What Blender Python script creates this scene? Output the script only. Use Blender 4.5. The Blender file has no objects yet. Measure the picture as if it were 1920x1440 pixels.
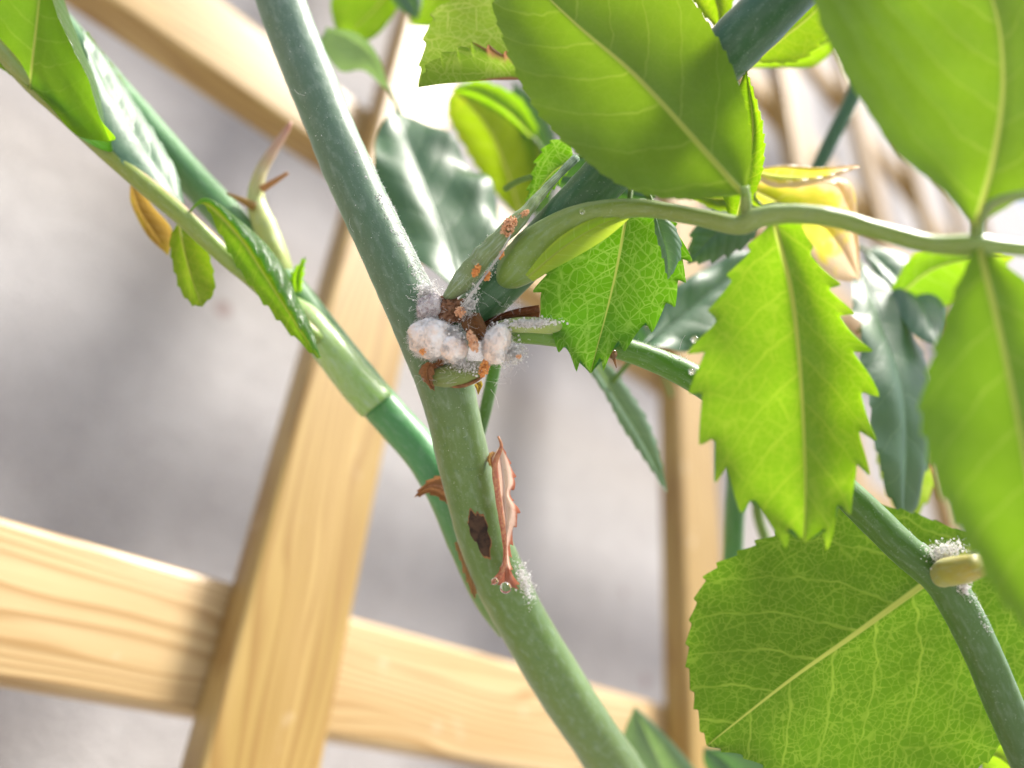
import bpy, math, random
from mathutils import Vector, Matrix, noise

# ------------------------------------------------------------------ camera, sky, sun, exposure
SC = bpy.context.scene
F = 1387.0                      # focal length of the phone lens in pixels of the 1920 px wide photograph
MM = 0.001
U2 = Vector((0.7228, 0.4132, 0.5548))      # trellis rails   -> world X  (camera x right, y down, z forward)
U1 = Vector((0.0873, -0.8502, 0.5195))     # trellis uprights -> world Z
U1 = (U1 - U2 * U1.dot(U2)).normalized(); U2.normalize()
NN = U1.cross(U2).normalized()             # away from the viewer, into the wall -> world Y
CAM = Vector((0.0, 0.0, 1.0))
def c2w(v): return Vector((v.dot(U2), v.dot(NN), v.dot(U1)))
def P(px, py, z):
    """pixel + distance (mm along the view axis) -> world point in metres"""
    return CAM + c2w(Vector(((px - 960) / F * z, (py - 720) / F * z, z))) * MM

cam = bpy.data.cameras.new('camera'); cam_ob = bpy.data.objects.new('camera', cam)
SC.collection.objects.link(cam_ob); SC.camera = cam_ob
right, up, back = c2w(Vector((1, 0, 0))), c2w(Vector((0, -1, 0))), c2w(Vector((0, 0, -1)))
m = Matrix((right, up, back)).transposed().to_4x4(); m.translation = CAM
cam_ob.matrix_world = m
cam.sensor_width = 36; cam.lens = 36 * F / 1920
cam.clip_start = 0.002; cam.clip_end = 60
cam.dof.use_dof = True; cam.dof.focus_distance = 0.0825; cam.dof.aperture_fstop = cam.lens / 2.7

SUN_DIR = Vector((0.26, -0.40, 0.88)).normalized()
world = bpy.data.worlds.new('World'); SC.world = world; world.use_nodes = True
nt = world.node_tree; bg = nt.nodes['Background']
sky = nt.nodes.new('ShaderNodeTexSky'); sky.sky_type = 'NISHITA'; sky.sun_disc = False
sky.sun_elevation = math.asin(SUN_DIR.z); sky.sun_rotation = math.atan2(SUN_DIR.x, SUN_DIR.y)
sky.dust_density = 4.0; sky.air_density = 1.0; sky.ozone_density = 1.0
nt.links.new(sky.outputs[0], bg.inputs[0]); bg.inputs[1].default_value = 0.125
sun = bpy.data.lights.new('sun', 'SUN'); sun.energy = 4.0; sun.angle = math.radians(12); sun.color = (1.0, 0.95, 0.88)
sun_ob = bpy.data.objects.new('sun', sun); SC.collection.objects.link(sun_ob)
sun_ob.rotation_euler = SUN_DIR.to_track_quat('Z', 'Y').to_euler(); sun_ob.location = CAM + SUN_DIR * 2
SC.view_settings.view_transform = 'Standard'; SC.view_settings.look = 'None'
SC.view_settings.exposure = 1.15; SC.view_settings.gamma = 1.0
SC.render.engine = 'CYCLES'
SC.cycles.use_denoising = True
SC.cycles.max_bounces = 10; SC.cycles.transmission_bounces = 8; SC.cycles.diffuse_bounces = 5
SC.cycles.sample_clamp_indirect = 8

# ------------------------------------------------------------------ materials
def nodes(name):
    mt = bpy.data.materials.new(name); mt.use_nodes = True
    t = mt.node_tree; t.nodes.clear()
    out = t.nodes.new('ShaderNodeOutputMaterial')
    return mt, t, out
class G:
    """small helper to write shader maths"""
    def __init__(s, t): s.t = t
    def n(s, typ, **kw):
        nd = s.t.nodes.new(typ)
        for k, v in kw.items(): setattr(nd, k, v)
        return nd
    def put(s, sock, v):
        if isinstance(v, bpy.types.NodeSocket): s.t.links.new(v, sock)
        elif isinstance(v, (tuple, list)) and len(v) == 3 and sock.type == 'RGBA': sock.default_value = (*v, 1)
        else: sock.default_value = v
    def m(s, op, a, b=0.0, c=0.0, clamp=False):
        nd = s.n('ShaderNodeMath', operation=op, use_clamp=clamp)
        for i, v in enumerate((a, b, c)): s.put(nd.inputs[i], v)
        return nd.outputs[0]
    def mix(s, f, a, b, mode='MIX'):
        nd = s.n('ShaderNodeMix', data_type='RGBA', blend_type=mode)
        s.put(nd.inputs[0], f); s.put(nd.inputs[6], a); s.put(nd.inputs[7], b)
        return nd.outputs[2]
    def step(s, v, lo, hi, a=0.0, b=1.0):
        nd = s.n('ShaderNodeMapRange', interpolation_type='SMOOTHSTEP')
        for i, x in enumerate((v, lo, hi, a, b)): s.put(nd.inputs[i], x)
        return nd.outputs[0]
    def noise(s, vec, scale, detail=3.0, rough=0.5, dim='3D'):
        nd = s.n('ShaderNodeTexNoise', noise_dimensions=dim)
        s.put(nd.inputs['Vector'], vec); nd.inputs['Scale'].default_value = scale
        nd.inputs['Detail'].default_value = detail; nd.inputs['Roughness'].default_value = rough
        return nd.outputs[0]
    def scale(s, vec, xyz):
        nd = s.n('ShaderNodeVectorMath', operation='MULTIPLY'); s.put(nd.inputs[0], vec); nd.inputs[1].default_value = xyz
        return nd.outputs[0]
    def bump(s, h, strength, dist, nrm=None):
        nd = s.n('ShaderNodeBump'); nd.inputs['Strength'].default_value = strength
        nd.inputs['Distance'].default_value = dist; s.put(nd.inputs['Height'], h)
        if nrm: s.put(nd.inputs['Normal'], nrm)
        return nd.outputs[0]
    def bsdf(s, col, rough, normal=None, spec=0.5, **kw):
        nd = s.n('ShaderNodeBsdfPrincipled')
        s.put(nd.inputs['Base Color'], col); s.put(nd.inputs['Roughness'], rough)
        s.put(nd.inputs['Specular IOR Level'], spec)
        if normal: s.put(nd.inputs['Normal'], normal)
        for k, v in kw.items(): s.put(nd.inputs[k.replace('_', ' ')], v)
        return nd.outputs[0]

def leaf_mat(name, under, top, trans, vein, rough_top=0.32, rough_under=0.55, dead=0.0, dead_col=(0.42, 0.24, 0.10), yellow=0.0,
             yellow_col=(0.75, 0.68, 0.06), mixf=0.62, cell=1.25, reticule=0.55, topspec=0.6, quilt=1.0, dead_t=(0.85, 1.05), midcol=(0.60, 0.64, 0.16), bmp=0.5, one_side=False, coarse=1.0):
    mt, t, out = nodes(name); g = G(t)
    uvn = g.n('ShaderNodeUVMap', uv_map='leaf').outputs[0]
    uvm = g.n('ShaderNodeUVMap', uv_map='mm').outputs[0]
    uvv = g.n('ShaderNodeUVMap', uv_map='grid').outputs[0]
    ri = g.n('ShaderNodeObjectInfo').outputs['Random']
    wob = g.noise(uvm, 0.35, 2.0); wob2 = g.noise(uvm, 1.6, 2.0)
    sp = g.n('ShaderNodeSeparateXYZ'); t.links.new(uvn, sp.inputs[0]); x, y = sp.outputs[0], sp.outputs[1]
    ax = g.m('ABSOLUTE', x)
    yw = g.m('ADD', y, g.m('MULTIPLY', g.m('SUBTRACT', wob, 0.5), 0.05)); yw = g.m('ADD', yw, g.m('MULTIPLY', g.m('SUBTRACT', wob2, 0.5), 0.009))
    p = g.m('SUBTRACT', yw, g.m('MULTIPLY', ax, 0.62)); p = g.m('SUBTRACT', p, g.m('MULTIPLY', g.m('MULTIPLY', ax, ax), 0.9))
    ph = g.m('ADD', g.m('MULTIPLY', p, 7.2), g.m('MULTIPLY', g.m('GREATER_THAN', x, 0.0), 0.42))
    d = g.m('ABSOLUTE', g.m('SUBTRACT', g.m('FRACT', ph), 0.5))          # 0 on a side vein, .5 between
    fade = g.m('SUBTRACT', 1.0, g.m('MULTIPLY', ax, 1.6), clamp=True)
    sec = g.step(g.m('DIVIDE', d, g.m('ADD', g.m('MULTIPLY', fade, 0.042), 0.014)), 0.25, 1.0, 1.0, 0.0)
    sec = g.m('MULTIPLY', sec, g.m('ADD', g.m('MULTIPLY', fade, 0.7), 0.25))
    mid = g.step(g.m('DIVIDE', ax, g.m('MULTIPLY', g.m('SUBTRACT', 1.15, y), 0.0125)), 0.45, 1.0, 1.0, 0.0)
    def vor(vec, sc):
        nd = g.n('ShaderNodeTexVoronoi', feature='DISTANCE_TO_EDGE'); t.links.new(vec, nd.inputs['Vector']); nd.inputs['Scale'].default_value = sc
        return nd.outputs['Distance']
    wv = g.n('ShaderNodeVectorMath', operation='ADD'); t.links.new(uvm, wv.inputs[0])
    nz = g.n('ShaderNodeTexNoise'); t.links.new(uvm, nz.inputs['Vector']); nz.inputs['Scale'].default_value = 1.1
    nm = g.n('ShaderNodeVectorMath', operation='MULTIPLY'); t.links.new(nz.outputs['Color'], nm.inputs[0]); nm.inputs[1].default_value = (0.35, 0.35, 0)
    t.links.new(nm.outputs[0], wv.inputs[1])
    v1 = g.step(vor(wv.outputs[0], 0.40 * cell), 0.008, 0.045, 1.0, 0.0)
    v2 = g.step(vor(wv.outputs[0], 1.15 * cell), 0.015, 0.085, 1.0, 0.0)
    v1 = g.m('MULTIPLY', v1, g.step(wob2, 0.30, 0.6, 0.35 * coarse, coarse))
    ret = g.m('MAXIMUM', v1, g.m('MULTIPLY', v2, g.step(wob, 0.3, 0.7, 0.35, 0.8)))
    v3 = g.m('MULTIPLY', ret, reticule)
    vn = g.m('MAXIMUM', g.m('MAXIMUM', g.m('MULTIPLY', sec, g.step(wob, 0.3, 0.7, 0.55, 0.95)), mid), v3)
    # colour variation, ageing
    blot = g.noise(uvm, 0.16, 4.0)
    val = g.m('ADD', g.m('MULTIPLY', blot, 0.5), g.m('ADD', g.m('MULTIPLY', ri, 0.24), 0.64))
    sg = g.n('ShaderNodeSeparateXYZ'); t.links.new(uvv, sg.inputs[0]); gv = g.m('ABSOLUTE', sg.outputs[0]); gt = sg.outputs[1]
    edge = g.m('ADD', g.m('MAXIMUM', g.m('MULTIPLY', gv, 0.97), g.m('SUBTRACT', g.m('MULTIPLY', gt, 1.15), 0.15)), g.m('MULTIPLY', g.m('SUBTRACT', g.noise(uvm, 0.45, 4.0), 0.5), 0.7))
    if one_side: edge = g.m('ADD', g.m('SUBTRACT', sg.outputs[0], g.m('MULTIPLY', g.step(gt, 0.45, 0.8), 0.5)), g.m('MULTIPLY', g.m('SUBTRACT', g.noise(uvm, 0.45, 4.0), 0.5), 0.4))
    yel = g.m('MULTIPLY', g.step(edge, 0.62 - 0.5 * yellow, 1.1 - 0.6 * yellow), 1.0 if yellow else 0.0)
    dd = g.m('MULTIPLY', g.step(edge, dead_t[0] - dead * 0.5, dead_t[1] - dead * 0.5), 1.0 if dead else 0.0)
    def age(c): 
        return g.mix(dd, g.mix(yel, c, yellow_col), dead_col)
    vs = g.m('MULTIPLY', vn, 0.75)
    def vary(c):
        nd = g.n('ShaderNodeHueSaturation'); g.put(nd.inputs['Color'], c); g.put(nd.inputs['Value'], val)
        g.put(nd.inputs['Hue'], g.m('ADD', 0.488, g.m('MULTIPLY', ri, 0.024))); return nd.outputs[0]
    cu = age(g.mix(g.m('MULTIPLY', mid, 0.75), vary(g.mix(vs, under, tuple(min(1, c * 1.5 + 0.04) for c in under))), midcol))
    ct = age(vary(g.mix(g.m('MULTIPLY', vn, 0.35), top, tuple(min(1, c * 1.6 + 0.02) for c in top))))
    tr = age(g.mix(g.m('MULTIPLY', mid, 0.6), vary(g.mix(vs, trans, vein)), midcol))
    bf = g.n('ShaderNodeNewGeometry').outputs['Backfacing']
    fine = g.noise(uvm, 9.0, 2.0)
    q = g.m('MULTIPLY', g.step(d, 0.0, 0.42), 1.0 * quilt)
    hgt = g.m('ADD', g.m('ADD', g.m('MULTIPLY', q, 0.55), g.m('MULTIPLY', vn, -0.45)), g.m('ADD', g.m('MULTIPLY', fine, 0.05), g.m('MULTIPLY', wob, 0.9)))
    bm = g.bump(hgt, bmp, 0.0005)
    base = g.bsdf(g.mix(bf, ct, cu), g.mix(bf, (rough_top,) * 3, (rough_under,) * 3), bm, spec=g.mix(bf, (topspec,) * 3, (0.28,) * 3))
    tl = g.n('ShaderNodeBsdfTranslucent'); g.put(tl.inputs[0], tr)
    ms = g.n('ShaderNodeMixShader'); g.put(ms.inputs[0], mixf)
    t.links.new(base, ms.inputs[1]); t.links.new(tl.outputs[0], ms.inputs[2]); t.links.new(ms.outputs[0], out.inputs[0])
    return mt

GR_U = (0.12, 0.21, 0.045); GR_T = (0.035, 0.10, 0.055)
M = {}
M['leaf'] = leaf_mat('leaf_green', GR_U, GR_T, (0.29, 0.56, 0.002), (0.55, 0.72, 0.03))
M['leaf_focus'] = leaf_mat('leaf_green_sharp', (0.10, 0.19, 0.035), GR_T, (0.165, 0.40, 0.004), (0.52, 0.74, 0.13), reticule=0.68, cell=0.95)
M['leaf_soft'] = leaf_mat('leaf_green_soft', GR_U, GR_T, (0.26, 0.48, 0.004), (0.42, 0.60, 0.04), reticule=0.2)
M['leaf_big'] = leaf_mat('leaf_green_old', (0.11, 0.18, 0.035), GR_T, (0.115, 0.28, 0.003), (0.44, 0.62, 0.06), reticule=0.66, cell=1.1, coarse=0.7, dead=0.0, dead_col=(0.5, 0.30, 0.05))
M['leaf_dark'] = leaf_mat('leaf_dark_glossy', (0.12, 0.20, 0.08), (0.045, 0.125, 0.055), (0.10, 0.28, 0.02), (0.25, 0.42, 0.08), rough_top=0.50, mixf=0.25, topspec=1.0, reticule=0.1, quilt=0.8, bmp=0.24, midcol=(0.10, 0.17, 0.09))
M['leaf_pale'] = leaf_mat('leaf_pale_grey', (0.22, 0.33, 0.20), (0.15, 0.25, 0.17), (0.20, 0.36, 0.08), (0.4, 0.5, 0.15), rough_top=0.5, mixf=0.35, topspec=0.5, reticule=0.1, bmp=0.2, midcol=(0.25, 0.34, 0.2))
M['leaf_yellow'] = leaf_mat('leaf_yellowing', (0.17, 0.30, 0.03), (0.10, 0.20, 0.03), (0.36, 0.62, 0.006), (0.6, 0.75, 0.1), yellow=-0.3, dead=0.0, dead_col=(0.55, 0.33, 0.16), reticule=0.2)
M['leaf_dying'] = leaf_mat('leaf_dying', (0.34, 0.36, 0.06), (0.20, 0.28, 0.08), (0.55, 0.68, 0.02), (0.85, 0.8, 0.3), yellow=0.85, yellow_col=(0.85, 0.74, 0.10), dead=0.55, dead_col=(0.78, 0.60, 0.40), reticule=0.2)
M['leaf_scorched'] = leaf_mat('leaf_scorched', (0.20, 0.29, 0.08), (0.16, 0.22, 0.07), (0.30, 0.54, 0.03), (0.66, 0.78, 0.2), dead=0.42, dead_col=(0.40, 0.19, 0.10), reticule=0.7, cell=0.9, dead_t=(0.96, 1.12), rough_top=0.55, topspec=0.3, one_side=True)
M['dry'] = leaf_mat('dry_leaf', (0.36, 0.19, 0.09), (0.33, 0.16, 0.07), (0.52, 0.27, 0.10), (0.6, 0.36, 0.16), reticule=0.2, mixf=0.4, rough_top=0.6, midcol=(0.5, 0.3, 0.15), rough_under=0.7)
M['dry_dark'] = leaf_mat('dry_dark', (0.15, 0.062, 0.025), (0.16, 0.06, 0.022), (0.30, 0.12, 0.03), (0.3, 0.13, 0.04), reticule=0.1, mixf=0.2, rough_top=0.4, midcol=(0.2, 0.09, 0.03), rough_under=0.45)
M['dry_red'] = leaf_mat('dry_red', (0.55, 0.28, 0.18), (0.86, 0.74, 0.64), (0.85, 0.62, 0.48), (0.7, 0.35, 0.2), reticule=0.1, mixf=0.42, dead=0.3, midcol=(0.7, 0.42, 0.28), dead_col=(0.42, 0.15, 0.09), rough_top=0.5)  # near-white upper side has the stipule's blown-out light put into its colour
M['dry_ochre'] = leaf_mat('dry_ochre', (0.30, 0.19, 0.05), (0.28, 0.17, 0.05), (0.44, 0.27, 0.05), (0.5, 0.35, 0.1), reticule=0.1, mixf=0.45, yellow=-0.1, midcol=(0.4, 0.28, 0.08), yellow_col=(0.60, 0.50, 0.06))
M['stipule'] = leaf_mat('stipule', (0.34, 0.44, 0.08), (0.25, 0.36, 0.08), (0.66, 0.76, 0.05), (0.7, 0.75, 0.15), reticule=0.05, quilt=0.2)

def stem_mat(name, ramp, rough=0.42, bloom=0.25, patch=0.5, patch_col=(0.05, 0.13, 0.05), spec=0.45, red=None, sheen=0.15):
    mt, t, out = nodes(name); g = G(t)
    uv = g.n('ShaderNodeUVMap', uv_map='tube').outputs[0]          # x = angle 0..1, y = length in mm, z unused
    uvt = g.n('ShaderNodeUVMap', uv_map='along').outputs[0]
    sp = g.n('ShaderNodeSeparateXYZ'); t.links.new(uvt, sp.inputs[0])
    cr = g.n('ShaderNodeValToRGB'); t.links.new(sp.outputs[1], cr.inputs[0])
    els = cr.color_ramp.elements
    for i, (pos, c) in enumerate(ramp):
        e = els[i] if i < 2 else els.new(pos)
        e.position = pos; e.color = (*c, 1)
    obj = g.n('ShaderNodeTexCoord').outputs['Object']
    st = g.noise(g.scale(uv, (26.0, 0.55, 1)), 1.0, 4.0)             # long streaks
    sm = g.noise(g.scale(uv, (14.0, 0.9, 1)), 1.0, 3.0, 0.6)
    fi = g.noise(obj, 4200, 3.0)
    c = g.mix(g.step(sm, 0.56, 0.70, 0.0, patch), cr.outputs[0], patch_col)
    c = g.mix(g.step(st, 0.45, 0.75, 0.0, bloom), c, (0.42, 0.52, 0.46))
    if red:
        up_ = g.n('ShaderNodeSeparateXYZ'); t.links.new(g.n('ShaderNodeNewGeometry').outputs['Normal'], up_.inputs[0])
        c = g.mix(g.m('MULTIPLY', g.step(up_.outputs[2], 0.1, 0.8), g.step(sm, 0.35, 0.55, 0.2, 0.9)), c, red)
    c = g.mix(g.step(fi, 0.62, 0.72, 0.0, 0.25), c, (0.5, 0.58, 0.5))
    h = g.m('ADD', g.m('MULTIPLY', st, 0.6), g.m('MULTIPLY', fi, 0.35))
    b = g.bsdf(c, g.step(st, 0.3, 0.8, rough - 0.08, rough + 0.15), g.bump(h, 0.35, 0.00015), spec=spec, Sheen_Weight=sheen, Sheen_Roughness=0.45, Sheen_Tint=(0.9, 1.0, 0.95, 1.0), Subsurface_Weight=0.12, Subsurface_Scale=0.0012, Subsurface_Radius=(0.6, 1.0, 0.25))
    t.links.new(b, out.inputs[0]); return mt
M['cane'] = stem_mat('cane_bloom', patch=0.3, bloom=0.2, patch_col=(0.06, 0.14, 0.06), sheen=0.35, ramp= [(0.0, (0.105, 0.175, 0.115)), (0.42, (0.09, 0.165, 0.085)), (0.55, (0.115, 0.195, 0.045)), (0.72, (0.105, 0.195, 0.034)), (1.0, (0.135, 0.215, 0.045))])
M['cane_dark'] = stem_mat('cane_dark', [(0.0, (0.05, 0.14, 0.055)), (1.0, (0.045, 0.115, 0.06))], bloom=0.12, patch=0.3)
M['cane_left'] = stem_mat('cane_left', [(0.0, (0.10, 0.22, 0.10)), (0.5, (0.11, 0.28, 0.08)), (0.78, (0.08, 0.28, 0.10)), (1.0, (0.16, 0.27, 0.07))], bloom=0.15, patch=0.15)
M['stalk'] = stem_mat('leaf_stalk_green', [(0.0, (0.17, 0.28, 0.05)), (0.35, (0.22, 0.29, 0.07)), (1.0, (0.25, 0.37, 0.08))], rough=0.4, bloom=0.2, patch=0.2)
M['stalk_red'] = stem_mat('leaf_stalk_red', [(0.0, (0.24, 0.36, 0.07)), (0.4, (0.22, 0.29, 0.05)), (1.0, (0.25, 0.27, 0.08))], rough=0.4, bloom=0.15, patch=0.2, red=(0.40, 0.16, 0.13))
M['sheath'] = stem_mat('sheath_pale', [(0.0, (0.42, 0.55, 0.22)), (1.0, (0.26, 0.44, 0.12))], rough=0.3, bloom=0.35, patch=0.25, patch_col=(0.16, 0.34, 0.06), spec=0.6)
M['shoot'] = stem_mat('shoot_green', [(0.0, (0.12, 0.24, 0.02)), (0.3, (0.07, 0.21, 0.015)), (0.55, (0.07, 0.17, 0.02)), (1.0, (0.06, 0.13, 0.03))], bloom=0.15, patch=0.2)
M['stub_stalk'] = stem_mat('pale_stalk', [(0.0, (0.30, 0.38, 0.10)), (1.0, (0.34, 0.42, 0.12))], bloom=0.3, patch=0.2)
M['bud'] = stem_mat('bud_tip', [(0.0, (0.40, 0.50, 0.10)), (0.55, (0.50, 0.56, 0.22)), (0.8, (0.52, 0.34, 0.24)), (1.0, (0.45, 0.18, 0.13))], bloom=0.3, patch=0.1)
M['bud_base'] = stem_mat('bud_base', [(0.0, (0.13, 0.18, 0.04)), (0.6, (0.17, 0.23, 0.05)), (1.0, (0.17, 0.14, 0.04))], bloom=0.15, patch=0.4, patch_col=(0.12, 0.09, 0.03))
M['stub'] = stem_mat('cut_stub', [(0.0, (0.38, 0.36, 0.08)), (1.0, (0.42, 0.36, 0.06))], bloom=0.3, patch=0.3, patch_col=(0.35, 0.18, 0.04))
M['web_stem'] = stem_mat('webbed_stalk', [(0.0, (0.20, 0.27, 0.12)), (0.6, (0.24, 0.32, 0.14)), (1.0, (0.06, 0.12, 0.07))], rough=0.7, bloom=0.6, patch=0.2, spec=0.2)

def plain(name, col, rough=0.6, var=0.3, col2=None, scale=2500, bumpd=0.0001, trans=0.0, spec=0.3):
    mt, t, out = nodes(name); g = G(t)
    obj = g.n('ShaderNodeTexCoord').outputs['Object']
    n1 = g.noise(obj, scale, 4.0, 0.6)
    c2 = col2 or tuple(c * (1 - var) for c in col)
    c = g.mix(g.step(n1, 0.35, 0.68), col, c2)
    b = g.bsdf(c, rough, g.bump(n1, 0.6, bumpd), spec=spec)
    if trans:
        tl = g.n('ShaderNodeBsdfTranslucent'); g.put(tl.inputs[0], c)
        ms = g.n('ShaderNodeMixShader'); ms.inputs[0].default_value = trans
        t.links.new(b, ms.inputs[1]); t.links.new(tl.outputs[0], ms.inputs[2]); b = ms.outputs[0]
    t.links.new(b, out.inputs[0]); return mt
M['wax'] = plain('white_wax', (0.93, 0.93, 0.93), 0.9, col2=(0.88, 0.86, 0.84), scale=900, trans=0.45, spec=0.1)
M['wax_body'] = plain('waxy_body', (0.90, 0.88, 0.87), 0.9, col2=(0.90, 0.72, 0.60), scale=420, bumpd=0.0003, spec=0.1)
M['wax_grey'] = plain('grey_wax', (0.62, 0.58, 0.58), 0.9, col2=(0.34, 0.28, 0.29), scale=1600, bumpd=0.0003, spec=0.1)
M['egg'] = plain('orange_egg', (0.95, 0.50, 0.16), 0.5, col2=(0.84, 0.36, 0.11), scale=1400, trans=0.25, spec=0.4)
M['egg_pale'] = plain('pale_orange', (0.90, 0.60, 0.40), 0.6, col2=(0.86, 0.48, 0.26), scale=1400, trans=0.25, spec=0.3)
M['bark'] = plain('dead_bark', (0.075, 0.042, 0.024), 0.7, col2=(0.02, 0.012, 0.008), scale=900, bumpd=0.0002)
M['bark_rim'] = plain('dead_bark_rim', (0.30, 0.15, 0.06), 0.7, col2=(0.16, 0.07, 0.03), scale=1200)
M['leaf_stem'] = plain('leaf_stem', (0.16, 0.27, 0.06), 0.5, col2=(0.12, 0.20, 0.05))
M['rough_brown'] = plain('rough_brown', (0.30, 0.16, 0.09), 0.8, col2=(0.12, 0.05, 0.025), scale=1500, bumpd=0.0004)
mt, t, out = nodes('honeydew'); g = G(t)
t.links.new(g.bsdf((0.97, 0.96, 0.9), 0.02, Transmission_Weight=1.0, IOR=1.38), out.inputs[0]); M['drop'] = mt

def wood_mat(name, pa, pb, dk, late_c):
    mt, t, out = nodes(name); g = G(t)
    obj = g.n('ShaderNodeTexCoord').outputs['Object']; ri = g.n('ShaderNodeObjectInfo').outputs['Random']
    off = g.n('ShaderNodeCombineXYZ'); g.put(off.inputs[0], g.m('MULTIPLY', ri, 7.0)); g.put(off.inputs[1], g.m('MULTIPLY', ri, 0.37)); g.put(off.inputs[2], g.m('MULTIPLY', ri, 0.21))
    va = g.n('ShaderNodeVectorMath', operation='ADD'); t.links.new(obj, va.inputs[0]); t.links.new(off.outputs[0], va.inputs[1])
    v = va.outputs[0]
    w = g.noise(g.scale(v, (9.0, 60.0, 60.0)), 1.0, 2.0)
    sp = g.n('ShaderNodeSeparateXYZ'); t.links.new(v, sp.inputs[0])
    ring = g.m('ADD', g.m('MULTIPLY', sp.outputs[2], 380.0), g.m('ADD', g.m('MULTIPLY', sp.outputs[1], 130.0), g.m('MULTIPLY', w, 9.0)))
    fr = g.m('FRACT', ring)
    late = g.m('MULTIPLY', g.step(fr, 0.35, 0.86), g.step(fr, 0.88, 1.0, 1.0, 0.0))
    fib = g.noise(g.scale(v, (60.0, 1800.0, 1800.0)), 1.0, 3.0)
    tone = g.noise(g.scale(v, (14.0, 90.0, 90.0)), 1.0, 3.0)
    pale = g.mix(g.step(ri, 0.35, 0.75), pa, pb)
    c = g.mix(g.step(tone, 0.3, 0.7), pale, dk)
    c = g.mix(g.m('MULTIPLY', late, 0.8), c, late_c)
    c = g.mix(g.step(fib, 0.45, 0.75, 0.0, 0.22), c, (0.27, 0.145, 0.045))
    sc_ = g.noise(v, 85.0, 3.0)
    c = g.mix(g.step(sc_, 0.66, 0.74, 0.0, 0.35), c, (0.74, 0.63, 0.48))
    h = g.m('ADD', g.m('MULTIPLY', late, 0.5), g.m('MULTIPLY', fib, 0.4))
    b = g.bsdf(c, g.step(tone, 0.2, 0.8, 0.36, 0.52), g.bump(h, 0.4, 0.0002), spec=0.5, Coat_Weight=0.3, Coat_Roughness=0.3)
    t.links.new(b, out.inputs[0]); return mt
M['wood'] = wood_mat('varnished_pine', (0.46, 0.315, 0.115), (0.40, 0.268, 0.078), (0.34, 0.22, 0.055), (0.27, 0.15, 0.035))
M['wood_pale'] = wood_mat('pale_pine', (0.62, 0.45, 0.25), (0.58, 0.42, 0.21), (0.50, 0.35, 0.16), (0.33, 0.19, 0.06))

def wall_mat():
    mt, t, out = nodes('grey_render'); g = G(t)
    obj = g.n('ShaderNodeTexCoord').outputs['Object']
    big = g.noise(obj, 9.0, 4.0); midn = g.noise(obj, 120.0, 4.0, 0.6); fine = g.noise(obj, 900.0, 3.0, 0.6)
    c = g.mix(big, (0.355, 0.345, 0.345), (0.43, 0.418, 0.414))
    c = g.mix(g.step(midn, 0.3, 0.75, 0.0, 0.45), c, (0.30, 0.285, 0.285))
    c = g.mix(g.step(fine, 0.35, 0.7, 0.0, 0.35), c, (0.53, 0.515, 0.51))
    pit = g.n('ShaderNodeTexVoronoi'); t.links.new(obj, pit.inputs['Vector']); pit.inputs['Scale'].default_value = 28.0
    c = g.mix(g.step(pit.outputs['Distance'], 0.05, 0.11, 0.55, 0.0), c, (0.22, 0.14, 0.12))
    h = g.m('ADD', g.m('MULTIPLY', midn, 0.7), g.m('MULTIPLY', fine, 0.4))
    t.links.new(g.bsdf(c, 0.85, g.bump(h, 0.6, 0.0012), spec=0.2), out.inputs[0]); return mt
M['wall'] = wall_mat()
M['paving'] = plain('pale_paving', (0.30, 0.29, 0.28), 0.8, col2=(0.25, 0.24, 0.23), scale=40, bumpd=0.001)  # grey of the added bounce plane below the view

# ------------------------------------------------------------------ object helpers
ORG = {}
def link(name, verts, faces, mat, parent=None, smooth=True, uvs=None, org=None, mats=None, fmat=None):
    vs = [Vector(v) for v in verts]
    o = org or sum(vs, Vector()) / len(vs)
    me = bpy.data.meshes.new(name); me.from_pydata([v - o for v in vs], [], faces); me.update()
    if uvs:
        for lname, data in uvs.items():
            ul = me.uv_layers.new(name=lname)
            for lp in me.loops: ul.data[lp.index].uv = data[lp.vertex_index]
    if smooth: me.polygons.foreach_set('use_smooth', [True] * len(me.polygons))
    for mm_ in (mats or [mat]): me.materials.append(mm_)
    if fmat: me.polygons.foreach_set('material_index', fmat)
    ob = bpy.data.objects.new(name, me); SC.collection.objects.link(ob)
    ORG[ob.name] = o
    ob.location = o - (ORG[parent.name] if parent else Vector())
    ob.parent = parent
    return ob
def empty(name, loc, label, cat, group=None):
    ob = bpy.data.objects.new(name, None); SC.collection.objects.link(ob); ob.location = loc; ob.empty_display_size = 0.01
    ORG[ob.name] = Vector(loc); return tag(ob, label, cat, group)
def tag(ob, label, cat=None, group=None, kind=None):
    ob['label'] = label
    if cat: ob['category'] = cat
    if group: ob['group'] = group
    if kind: ob['kind'] = kind
    return ob
def spline(pts, n):
    """Catmull-Rom through tuples of any length, n samples, chord-length spaced"""
    pts = [tuple(p) for p in pts]; k = len(pts[0])
    L = [0.0]
    for a, b in zip(pts, pts[1:]): L.append(L[-1] + max(1e-6, math.dist(a[:2], b[:2])))
    out = []
    ext = [tuple(2 * a - b for a, b in zip(pts[0], pts[1]))] + pts + [tuple(2 * a - b for a, b in zip(pts[-1], pts[-2]))]
    i = 0
    for s in range(n):
        d = L[-1] * s / (n - 1)
        while i < len(pts) - 2 and d > L[i + 1]: i += 1
        u = (d - L[i]) / (L[i + 1] - L[i])
        p0, p1, p2, p3 = ext[i:i + 4]
        out.append(tuple(0.5 * (2 * p1[j] + (p2[j] - p0[j]) * u + (2 * p0[j] - 5 * p1[j] + 4 * p2[j] - p3[j]) * u * u + (3 * p1[j] - p0[j] - 3 * p2[j] + p3[j]) * u ** 3) for j in range(k)))
    return out

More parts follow.
